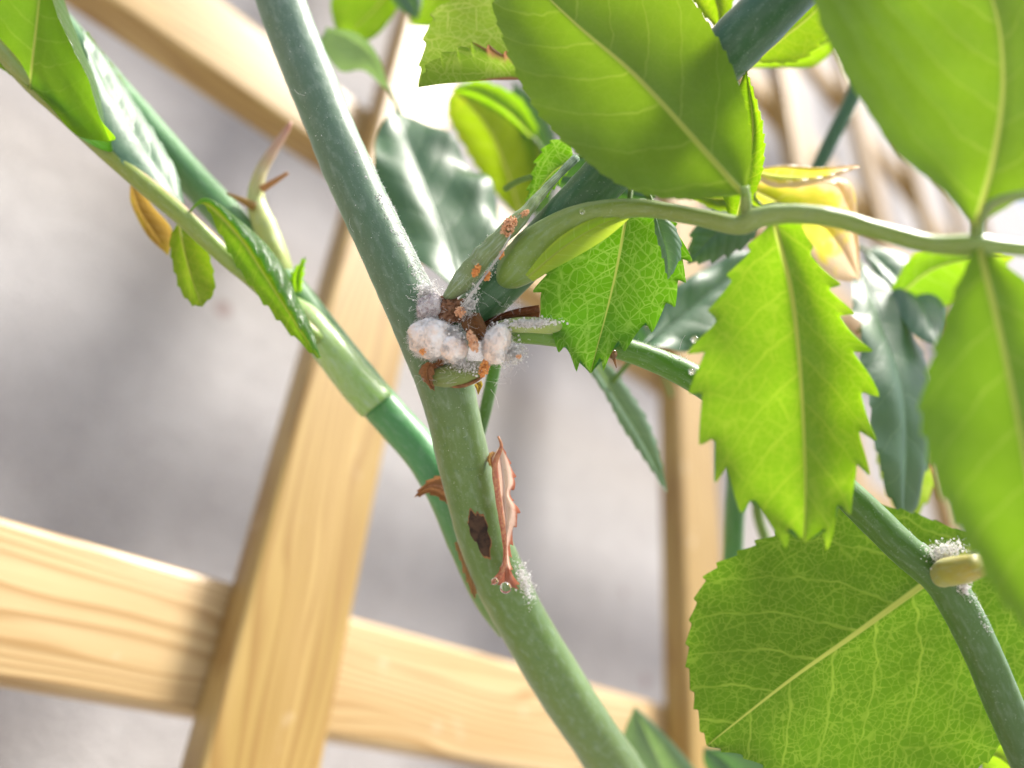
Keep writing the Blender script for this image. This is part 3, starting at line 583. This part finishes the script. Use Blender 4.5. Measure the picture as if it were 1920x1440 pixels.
# leaves behind
leaf('leaf', [(872, 555, 103), (838, 450, 107), (795, 340, 112), (738, 208, 119)], [(868, 556), (810, 520), (742, 462), (706, 385), (700, 300), (712, 240), (738, 207)], [(880, 550), (930, 490), (948, 425), (912, 350), (860, 285), (795, 232), (738, 207)],
     M['leaf_dark'], rose, side='top', teeth=0, dzl=-4.0, dzr=7.0, bulge=1.0, seed=41, wave=1.3, rib=-0.5)
leaf('leaf', [(975, 400, 124), (950, 320, 125), (915, 240, 126), (850, 165, 127)], [(965, 402), (905, 330), (862, 260), (838, 205), (850, 163)], [(985, 400), (1015, 320), (1000, 230), (930, 160), (850, 163)], M['leaf_yellow'], rose, teeth=10, amp=4, seed=42, dzr=2, label='leaf turning yellow along its margin')
leaf('leaf', [(1000, 260, 122), (960, 215, 121), (900, 175, 120), (845, 165, 120)], [(1000, 265), (950, 225), (890, 190), (845, 165)], [(1010, 240), (970, 180), (900, 150), (845, 165)], M['leaf'], rose, side='under', teeth=8, amp=4, seed=43)
leaf('leaf', [(1010, 400, 128), (1010, 300, 128), (990, 220, 128), (960, 150, 128)], [(995, 400), (985, 300), (965, 220), (960, 150)], [(1030, 400), (1045, 300), (1020, 200), (960, 150)], M['leaf_dark'], rose, side='top', teeth=8, amp=4, seed=44)
leaf('leaf', [(740, -30, 128), (700, 20, 127), (665, 55, 126), (645, 90, 126)], [(690, -60), (625, -10), (625, 40), (645, 92)], [(760, -20), (735, 30), (700, 70), (645, 92)], M['leaf'], rose, teeth=0, seed=45, side='under')
leaf('leaf', [(730, 168, 119), (700, 110, 118), (660, 75, 117), (612, 55, 117)], [(728, 168), (690, 130), (640, 130), (604, 80), (612, 53)], [(734, 168), (718, 110), (675, 62), (612, 50)], M['leaf_pale'], rose, side='top', teeth=0, seed=46, dzl=2.5, dzr=-1.2, bulge=0.8, curl=0.5)
leaf('leaf', [(850, -40, 132), (820, -10, 131), (795, 20, 131), (770, 48, 131)], [(800, -60), (775, -20), (768, 20), (770, 48)], [(870, -20), (850, 20), (815, 50), (770, 48)], M['leaf_soft'], rose, teeth=0, seed=47)
leaf('leaf', [(700, -60, 125), (740, -30, 124), (770, 5, 123), (785, 40, 122)], [(720, -70), (760, -40), (790, -10), (785, 40)], [(690, -40), (725, -10), (750, 20), (785, 40)], M['leaf_dark'], rose, side='top', teeth=0, seed=48)
leaf('leaf', [(1105, 668, 103), (1150, 740, 104), (1200, 820, 105), (1250, 922, 107)], [(1090, 672), (1132, 745), (1182, 825), (1250, 924)], [(1125, 665), (1180, 730), (1228, 820), (1250, 924)], M['leaf_pale'], rose, side='top', teeth=11, amp=6, seed=49, dzl=-1.5, dzr=1.5, bulge=0.6)
leaf('leaf', [(1205, 655, 103), (1270, 600, 107), (1340, 540, 111), (1430, 470, 116)], [(1205, 650), (1235, 575), (1300, 520), (1380, 480), (1430, 468)], [(1212, 660), (1300, 655), (1375, 580), (1430, 472)], M['leaf_dark'], rose, side='top', teeth=0, seed=50, bulge=0.8, wave=1.0, dzl=2, dzr=-2)
leaf('leaf', [(1420, 395, 99), (1370, 420, 98), (1330, 450, 97.5), (1290, 492, 97)], [(1410, 380), (1345, 390), (1300, 430), (1288, 494)], [(1430, 410), (1405, 455), (1350, 485), (1290, 496)], M['leaf_dark'], rose, side='top', teeth=6, amp=9, seed=51, dzl=1.5)
leaf('leaf', [(1300, 360, 97), (1340, 372, 97), (1390, 375, 97), (1440, 400, 97)], [(1300, 352), (1340, 350), (1400, 352), (1440, 398)], [(1300, 372), (1340, 395), (1400, 400), (1440, 402)], M['leaf'], rose, side='top', teeth=6, amp=5, seed=52)
leaf('leaf', [(1612, 496, 116), (1650, 600, 108), (1690, 720, 102), (1700, 850, 100), (1690, 990, 100)], [(1600, 500), (1600, 600), (1630, 730), (1640, 860), (1690, 992)], [(1630, 496), (1700, 590), (1742, 700), (1748, 850), (1690, 992)], M['leaf_dark'], rose, side='top', teeth=12, amp=7, seed=53, bulge=1.0, wave=1.0, dzr=6, dzl=-4)
leaf('leaf', [(1625, 470, 122), (1680, 520, 116), (1730, 570, 111), (1762, 650, 105)], [(1620, 480), (1660, 550), (1710, 630), (1762, 655)], [(1640, 465), (1710, 490), (1772, 580), (1765, 655)], M['leaf_dark'], rose, side='top', teeth=0, seed=54, bulge=1.0, dzr=4.0, dzl=-3.0)
leaf('leaf', [(1400, 350, 102), (1470, 385, 102), (1550, 430, 102), (1612, 520, 103)], [(1400, 330), (1480, 330), (1590, 340), (1606, 420), (1612, 522)], [(1405, 365), (1470, 430), (1560, 520), (1612, 525)], M['leaf_dying'], rose, teeth=9, amp=5, seed=55, bulge=0.7, label='dying yellow leaf with a pale dry brown end',
     flap_l=[(1400, 332, 101.5), (1480, 352, 99.5), (1560, 346, 99), (1592, 400, 100), (1612, 520, 102.5)])
leaf('leaf', [(1412, 322, 98), (1470, 332, 98), (1540, 330, 98), (1612, 312, 98)], [(1412, 316), (1470, 312), (1540, 316), (1612, 310)], [(1412, 328), (1455, 352), (1540, 342), (1612, 314)], M['leaf_dying'], rose, side='top', teeth=0, seed=56, bulge=0.6, dzr=-1.5)
leaf('leaf', [(1680, 560, 112), (1740, 510, 112), (1800, 490, 112), (1900, 480, 112)], [(1670, 540), (1720, 470), (1800, 455), (1900, 478)], [(1690, 570), (1770, 575), (1840, 550), (1900, 484)], M['leaf_yellow'], rose, teeth=8, amp=5, seed=57)
leaf('leaf', [(1650, 760, 110), (1680, 830, 110), (1700, 900, 110), (1705, 990, 110)], [(1640, 765), (1640, 830), (1660, 920), (1705, 992)], [(1665, 760), (1730, 830), (1752, 910), (1705, 992)], M['leaf_scorched'], rose, teeth=8, amp=5, seed=58, side='under')
leaf('leaf', [(1270, 1520, 126), (1245, 1450, 126), (1215, 1385, 126), (1190, 1325, 126)], [(1150, 1520), (1140, 1460), (1165, 1385), (1190, 1323)], [(1360, 1520), (1310, 1450), (1250, 1380), (1190, 1323)], M['leaf_pale'], rose, side='top', teeth=0, seed=59, bulge=0.8)
leaf('leaf', [(1420, 1500, 120), (1380, 1450, 120), (1350, 1420, 120), (1320, 1405, 120)], [(1380, 1500), (1340, 1460), (1320, 1430), (1320, 1403)], [(1480, 1490), (1440, 1430), (1390, 1405), (1320, 1403)], M['leaf_dark'], rose, side='top', teeth=0, seed=60)
leaf('leaf', [(1960, 1480, 96), (1910, 1450, 96), (1880, 1425, 96), (1850, 1412, 96)], [(1900, 1520), (1860, 1480), (1840, 1440), (1850, 1410)], [(1990, 1430), (1940, 1395), (1890, 1390), (1850, 1410)], M['leaf'], rose, teeth=6, amp=5, seed=61)
leaf('leaf', [(1420, 110, 96), (1470, 70, 96), (1520, 30, 96), (1580, -30, 96)], [(1410, 105), (1440, 40), (1500, -10), (1580, -40)], [(1430, 118), (1500, 112), (1545, 70), (1580, -30)], M['leaf'], rose, teeth=9, amp=8, seed=62)
leaf('leaf', [(1400, 120, 108), (1460, 110, 108), (1520, 95, 108), (1590, 60, 108)], [(1400, 100), (1460, 80), (1530, 60), (1590, 55)], [(1405, 128), (1460, 126), (1530, 122), (1590, 65)], M['leaf_yellow'], rose, teeth=0, seed=63)
leaf('leaf', [(1300, -60, 92), (1330, -20, 92), (1345, 10, 92), (1350, 50, 92)], [(1280, -40), (1300, 0), (1320, 30), (1350, 52)], [(1330, -60), (1370, -30), (1375, 10), (1350, 52)], M['leaf'], rose, teeth=6, amp=5, seed=64)
leaf('leaf', [(1235, 690, 140), (1200, 640, 140), (1180, 600, 141), (1170, 560, 142)], [(1225, 690), (1180, 640), (1160, 600), (1170, 560)], [(1245, 690), (1225, 640), (1205, 595), (1170, 560)], M['leaf_dark'], rose, side='top', teeth=0, seed=65)

# old webbed leaf base lying along the branch, dark thin stalk
tube('old_leaf_base', [(838, 560, 82.0, 10), (868, 526, 81.2, 20), (905, 482, 80.6, 22), (945, 440, 80.4, 19), (985, 400, 81, 12), (1025, 352, 83, 8), (1080, 296, 86, 7)], M['web_stem'], rose, n=50, ring=20, rough=0.12, seed=10)
fuzz('wax_web', 905, 485, 80.8, 20, 70, 18, M['wax'], bpy.data.objects['old_leaf_base'], 420, 0.70, 91, 0.2, 0.7, 0.014)
# bud scar under the fork
budb = tube('bud_base', [(804, 712, 82.6, 6), (822, 708, 81.6, 17), (850, 704, 81.0, 22), (880, 697, 81.4, 20), (902, 688, 82.4, 12), (912, 682, 83, 4)], M['bud_base'], rose, n=30, ring=20, seed=12, rough=0.04)
tube('dry_rim', [(838, 724, 81.1, 2.0), (860, 724, 80.6, 4), (885, 717, 80.9, 4), (905, 706, 81.6, 2.5)], M['bark_rim'], budb.ob, n=24, ring=10, rough=0.25)
leaf('dry_scale', [(808, 680, 81.5), (800, 695, 80.9), (803, 712, 80.7), (815, 732, 80.8)], [(802, 680), (787, 695), (793, 712), (815, 733)], [(818, 682), (815, 697), (812, 712), (816, 733)], M['dry'], budb.ob, teeth=4, amp=4, seed=71, bulge=-0.5)
leaf('dry_scale', [(828, 672, 80.5), (822, 682, 80.3), (814, 690, 80.4)], [(820, 672), (815, 682), (812, 690)], [(836, 674), (830, 684), (816, 692)], M['dry'], budb.ob, teeth=0, seed=72)
leaf('dry_scale', [(893, 718, 82), (898, 725, 81.8), (896, 740, 81.9)], [(888, 720), (892, 728), (896, 741)], [(902, 712), (904, 724), (897, 741)], M['dry_ochre'], budb.ob, teeth=0, seed=73)
# brown dry bracts in the fork
leaf('dry_bract', [(886, 586, 80.6), (888, 605, 80.0), (894, 622, 79.8), (904, 640, 80.2)], [(872, 598), (866, 612), (880, 628), (902, 641)], [(900, 588), (908, 605), (914, 620), (906, 641)], M['dry_dark'], rose, teeth=0, seed=74, bulge=-0.5)
leaf('dry_bract', [(898, 612, 81.2), (935, 598, 80.6), (970, 592, 80.4), (1012, 584, 80.6)], [(898, 608), (935, 590), (972, 578), (1010, 572)], [(905, 618), (940, 607), (975, 604), (1010, 600)], M['dry_dark'], rose, teeth=6, amp=4, seed=75, bulge=0.6, wave=0.6,
     flap_l=[(898, 609, 81), (935, 592, 82), (972, 584, 82.4), (1010, 580, 82.2)])
blob('dry_tissue', 848, 580, 82.0, 24, 24, 22, M['rough_brown'], rose, seed=5, lump=0.6, sub=5, fr=(1200, 4200))
# dry stipule and scales on the lower cane
dry = leaf('dry_stipule', [(936, 838, 85.8), (944, 900, 86.0), (950, 980, 86.5), (950, 1050, 87), (948, 1098, 87.2)], [(931, 846), (920, 864), (929, 884), (931, 930), (941, 1000), (943, 1050), (932, 1078), (920, 1098)], [(942, 836), (955, 862), (968, 905), (960, 932), (974, 962), (958, 1012), (956, 1050), (964, 1082), (974, 1108)],
     M['dry_red'], rose, side='top', teeth=11, amp=9, seed=76, bulge=-0.9, dzl=-0.9, dzr=-0.5, wave=0.7, label='reddish dry stipule peeling off the cane')
tube('dry_edge', [(934, 818, 85.6, 2), (940, 838, 85.4, 3.5), (928, 872, 85.2, 5), (934, 930, 85.3, 5.5), (944, 1000, 85.8, 5), (947, 1050, 86.3, 4), (938, 1080, 86.5, 4), (926, 1096, 86.6, 2)], plain('dry_red_edge', (0.42, 0.14, 0.09), 0.45, col2=(0.55, 0.28, 0.14)), dry, n=50, ring=10, rough=0.12)
leaf('dry_scale', [(924, 846, 87), (921, 862, 86.4), (928, 884, 86)], [(917, 848), (913, 862), (928, 886)], [(931, 848), (930, 862), (929, 886)], M['dry'], rose, teeth=4, amp=4, seed=79)
leaf('dry_scale', [(850, 925, 92.5), (830, 915, 91.8), (805, 912, 91.6), (780, 928, 91.8)], [(850, 890), (828, 892), (800, 903), (778, 930)], [(852, 948), (832, 940), (805, 926), (778, 932)], M['dry'], rose, teeth=4, amp=5, seed=77, bulge=0.8, wave=0.8)
leaf('dry_scale', [(858, 1015, 92.5), (872, 1045, 92), (882, 1085, 92), (890, 1120, 92.8)], [(852, 1018), (862, 1048), (876, 1090), (890, 1122)], [(874, 1014), (886, 1045), (892, 1085), (892, 1122)], M['dry'], rose, teeth=5, amp=5, seed=78, bulge=-0.4)
# dark scar, a sheet of dead bark standing slightly proud of the cane
def scar(T, tc, ac, rt, ra, tilt, seed, mat, mrim):
    nr, na = 8, 40; vs, fs, fm = [], [], []
    vs.append(T.surf(tc, ac, 0.03)[0])
    for i in range(1, nr + 1):
        for j in range(na):
            th = 2 * math.pi * j / na
            k = 1 + 0.55 * noise.noise(Vector((math.cos(th) * 1.6 + seed, math.sin(th) * 1.6, 0))) + 0.22 * noise.noise(Vector((math.cos(th) * 5 + seed, math.sin(th) * 5, 3)))
            r = i / nr * k; x, y = r * math.cos(th), r * math.sin(th)
            a_ = ac + ra * (x * math.cos(tilt) - y * math.sin(tilt)); t_ = tc + rt * (x * math.sin(tilt) + y * math.cos(tilt))
            off = 0.10 + 0.05 * noise.noise(Vector((x * 4, y * 4, seed))) + (0.06 if i == nr - 1 else 0) - (0.2 if i == nr else 0)
            vs.append(T.surf(t_, a_, off)[0])
    for j in range(na): fs.append((0, 1 + j, 1 + (j + 1) % na)); fm.append(0)
    for i in range(nr - 1):
        for j in range(na):
            a = 1 + i * na; b = a + na
            fs.append((a + j, b + j, b + (j + 1) % na, a + (j + 1) % na)); fm.append(1 if i >= nr - 2 else 0)
    return link('bark_scar', vs, fs, mat, T.ob, mats=[mat, mrim], fmat=fm)
scar(cane, 0.650, -0.10, 0.030, 0.36, -0.7, 3.3, M['bark'], M['bark_rim'])

# side shoot: cut stub; pale petiole groove on top near the fork
stub = tube('cut_stub', [(1765, 1078, 78, 22), (1785, 1072, 75, 26), (1812, 1066, 72.5, 24), (1836, 1060, 71, 20)], M['stub'], rose, n=20, ring=20, rough=0.06)
tube('leaf_stalk', [(935, 612, 80.8, 10), (975, 609, 80.2, 15), (1030, 612, 81.6, 15), (1075, 620, 85.2, 12)], M['stub_stalk'], rose, n=24, ring=18, seed=14)
tube('thorn', [(1146, 652, 83.5, 6), (1150, 668, 83, 4), (1156, 690, 83, 0.6)], M['bark_rim'], shoot.ob, n=12, ring=10)

# ------------------------------------------------------------------ mealybugs, their wax and eggs
def mealybug(px, py, z, rx, ry, rz, rot, seed, label, n=1400, mat='wax_body', lump=0.15):
    b = blob('mealybug', px, py, z, rx, ry, rz, M[mat], None, rot, seed, lump=lump, sub=5, fr=(700, 3200))
    fuzz('wax_fibres', px, py, z, rx * 0.97, ry * 0.97, rz * 0.97, M['wax'], b, n, rot, seed, 0.15, 0.7, 0.022, 0.6)
    return tag(b, label, 'mealybug', 'mealybugs in the fork of the stem')
mealybug(808, 636, 80.6, 42, 38, 36, 0.25, 1, 'largest white woolly mealybug pressed against the cane below the fork', 4600)
mealybug(850, 654, 80.0, 26, 28, 28, -0.2, 2, 'small round white mealybug tucked beside the largest one', 2600)
mealybug(932, 646, 79.6, 26, 38, 28, 0.30, 3, 'upright white mealybug beside the dark brown dry bract', 3000)
mealybug(805, 578, 81.6, 22, 30, 20, 0.3, 4, 'grey waxy mealybug at the top of the fork', 1200, 'wax_grey', 0.3)
def fluff(name, px, py, z, rx, ry, rz, seed, label, n=500, rot=0.0, grains=120, lmax=0.7):
    rnd = random.Random(seed); mb = MB(); c, a, b, k = frame_at(px, py, z, rot); s = z / F * MM
    for _ in range(grains):
        v = Vector((rnd.gauss(0, .5), rnd.gauss(0, .5), rnd.gauss(0, .5)))
        mb.grain(c + a * v.x * rx * s + b * v.y * ry * s + k * v.z * rz * s, rnd.uniform(0.05, 0.17) * MM, rnd)
    for _ in range(n):
        v = Vector((rnd.gauss(0, .5), rnd.gauss(0, .5), rnd.gauss(0, .5))); p = c + a * v.x * rx * s + b * v.y * ry * s + k * v.z * rz * s
        d = Vector((rnd.gauss(0, 1), rnd.gauss(0, 1), rnd.gauss(0, 1))).normalized(); bend = Vector((rnd.gauss(0, 1), rnd.gauss(0, 1), rnd.gauss(0, 1))) * 0.5
        ln = rnd.uniform(0.2, lmax) * MM; pts = [p]
        for q in range(3): pts.append(pts[-1] + d * ln / 3); d = (d + bend * 0.5).normalized()
        mb.strand(pts, 0.022 * MM, 0.01 * MM)
    o = mb.build(name, M['wax']); return tag(o, label, 'wax', 'tufts of white wax on the rose stem', 'stuff')
fluff('wax_tuft', 962, 662, 79.4, 22, 20, 16, 21, 'ragged white wax tuft on the right of the upright mealybug', 500, grains=220)
fluff('wax_tuft', 846, 622, 79.6, 34, 12, 12, 22, 'white wax web between the largest mealybug and the brown bract', 600, 0.35, 140)
fluff('wax_tuft', 803, 548, 82.0, 22, 18, 14, 23, 'powdery white wax tuft where branch and cane meet', 450, grains=200)
fluff('wax_tuft', 880, 575, 80.2, 14, 30, 10, 24, 'white wax strand web below the branch', 380, 0.3, 70)
fluff('wax_tuft', 872, 684, 79.6, 30, 14, 10, 25, 'thin greenish white wax web on the bud below the mealybugs', 380, 0.2, 60)
fluff('wax_tuft', 985, 1092, 89.0, 12, 34, 14, 26, 'white wax tuft on the cane beside the dry stipule', 420, -0.3, 150)
fluff('wax_tuft', 1772, 1036, 77.5, 30, 18, 16, 27, 'white wax heap on the cut stub of the side shoot', 350, -0.3, 260)
fluff('wax_tuft', 1806, 1098, 77.0, 10, 14, 10, 28, 'small white wax tuft under the cut stub', 150, 0, 90)
fluff('wax_tuft', 1828, 1040, 72.5, 10, 12, 8, 29, 'wax tuft at the tip of the cut stub', 120, 0, 60)
fluff('wax_tuft', 985, 606, 79.6, 44, 7, 8, 30, 'white wax crust along the top of the grooved leaf stalk', 400, -0.05, 800)

def powder(name, T, t0, t1, a0, a1, count, seed, label, smin=0.02, smax=0.08, thr=-0.1):
    rnd = random.Random(seed); mb = MB(); k = 0
    while k < count:
        t = rnd.uniform(t0, t1); u = (t - t0) / (t1 - t0); a = rnd.uniform(a0, a1)
        p, n = T.surf(t, a, 0.0)
        if noise.noise((p - CAM) * 1300) + 0.8 * u - 0.5 + 0.5 * (a - a0) / (a1 - a0) * 1.2 < thr + rnd.uniform(0, .45): 
            k += 0.2; continue
        mb.grain(p, rnd.uniform(smin, smax) ** 1.0 * MM * rnd.uniform(0.6, 1.5), rnd); k += 1
        if rnd.random() < 0.06:
            d = (n + Vector((rnd.gauss(0, 1), rnd.gauss(0, 1), rnd.gauss(0, 1)))).normalized(); mb.strand([p, p + d * 0.15 * MM, p + d * 0.3 * MM + n * 0.1 * MM], 0.015 * MM, 0.006 * MM)
    return tag(mb.build(name, M['wax']), label, 'wax powder', None, 'stuff')
powder('wax_powder', cane, 0.24, 0.40, 0.5, 1.7, 2600, 41, 'white wax powder dusted on the cane above the fork')
powder('wax_powder', cane, 0.02, 0.60, -1.5, 1.6, 260, 42, 'scattered white wax specks along the whole cane', 0.012, 0.04, -9)
powder('wax_powder', shoot, 0.10, 0.36, 0.9, 2.0, 700, 43, 'white wax dust on top of the side shoot', 0.02, 0.06)  # wax grains that also whiten the shoot's top as a painted highlight
powder('wax_powder', shoot, 0.62, 0.78, 0.6, 1.9, 700, 44, 'white wax dust on the side shoot above the cut stub', 0.02, 0.07)
powder('wax_powder', branch, 0.08, 0.22, -1.6, -0.6, 260, 45, 'white wax grains along the upper edge of the branch', 0.03, 0.10)

def eggs(px, py, z, rx, ry, rz, rot, count, seed, label, mat='egg', r=(0.07, 0.14)):
    rnd = random.Random(seed); mb = MB(); c, a, b, k = frame_at(px, py, z, rot); s = z / F * MM
    for _ in range(count):
        v = Vector((rnd.gauss(0, 1), rnd.gauss(0, 1), rnd.gauss(0, 1))).normalized() * rnd.uniform(0, 1) ** 0.33
        mb.grain(c + a * v.x * rx * s + b * v.y * ry * s + k * v.z * rz * s, rnd.uniform(*r) * MM, rnd, 2, 0.25)
    tag(mb.build('egg_cluster', M[mat]), label, 'insect eggs', 'orange egg clusters on the stem')
eggs(886, 640, 78.6, 9, 22, 10, -0.35, 240, 51, 'long pale orange egg cluster between the mealybugs', 'egg_pale')
eggs(908, 690, 79.6, 9, 18, 9, 0.35, 200, 52, 'bright orange egg cluster hanging below the upright mealybug')
eggs(954, 424, 79.4, 13, 22, 10, 0.5, 240, 53, 'salmon orange egg cluster on the leaf sheath edge', 'egg_pale')
eggs(980, 402, 80.2, 14, 6, 6, -0.5, 80, 54, 'thin pale egg streak above the salmon cluster', 'egg_pale')
eggs(893, 506, 79.2, 7, 14, 5, 0.3, 80, 55, 'small orange egg patch on the webbed leaf base')
eggs(914, 517, 79.3, 6, 10, 5, 0.4, 60, 56, 'orange egg crumbs on the white wax thread')
eggs(940, 478, 78.9, 4, 9, 4, 0.3, 40, 57, 'orange egg crumbs beside the leaf sheath')
eggs(972, 668, 78.6, 5, 4, 4, 0, 24, 58, 'tiny orange eggs on the ragged wax tuft', 'egg_pale')
eggs(862, 585, 79.9, 12, 10, 6, 0, 70, 59, 'pinkish eggs in the brown tissue of the fork', 'egg_pale')
eggs(792, 660, 78.3, 6, 6, 4, 0, 30, 60, 'orange spot on the flank of the largest mealybug')

rnd = random.Random(77)
def threads(name, list_, r, label):
    mb = MB()
    for pts in list_: mb.strand([P(*p) for p in spline(pts, 14)], r * MM, r * 0.7 * MM)
    tag(mb.build(name, M['wax']), label, 'wax thread', None, 'stuff')
th = [[(868 + rnd.uniform(-6, 6), 575, 79.8), (895 + rnd.uniform(-3, 3), 535, 78.8), (918 + rnd.uniform(-3, 3), 505, 78.6), (945 + rnd.uniform(-4, 4), 465, 78.4), (958, 438, 78.8)] for _ in range(9)]
threads('wax_threads', th, 0.035, 'white wax threads stretched along the branch from fork to sheath')
threads('wax_threads', [[(x, y, 80.0), (x + rnd.uniform(-14, 14), y + rnd.uniform(-10, 10), 79.0), (x + rnd.uniform(-26, 26), y + rnd.uniform(-22, 22), 78.6)] for x, y in
        [(rnd.uniform(770, 980), rnd.uniform(560, 720)) for _ in range(70)]], 0.014, 'fine loose wax hairs round the mealybugs')
threads('wax_threads', [[(660, 396, 85), (655, 420, 85), (668, 440, 85), (685, 446, 85)], [(765, 485, 82), (778, 492, 82), (776, 500, 82)], [(780, 520, 82.5), (790, 530, 82), (805, 540, 82)],
        [(920, 730, 84), (930, 745, 84), (935, 765, 84)], [(1274, 655, 82), (1278, 640, 82), (1285, 628, 82)], [(552, 168, 87), (560, 176, 87), (572, 179, 87)]], 0.018, 'single fine hairs standing off the cane')

def drop(px, py, z, r, label):
    o = blob('honeydew_drop', px, py, z, r, r, r, M['drop'], None, sub=3, lump=0.02); tag(o, label, 'drop', 'clear honeydew drops')
drop(928, 1090, 85.6, 7, 'clear drop on the flared left corner of the dry stipule')
drop(948, 1102, 85.6, 11, 'largest clear drop hanging from the foot of the dry stipule')
drop(1149, 664, 82.6, 9, 'clear drop on the brown thorn of the side shoot')
drop(1302, 636, 70.5, 6, 'small clear drop on an upper tooth tip of the hanging leaflet')
drop(1298, 696, 70.8, 6, 'small clear drop on a lower tooth tip of the hanging leaflet')
drop(890, 492, 79, 6, 'tiny clear drop on the webbed leaf base')
drop(1092, 396, 76, 5, 'tiny bright drop on the leaf stalk near its sheath')
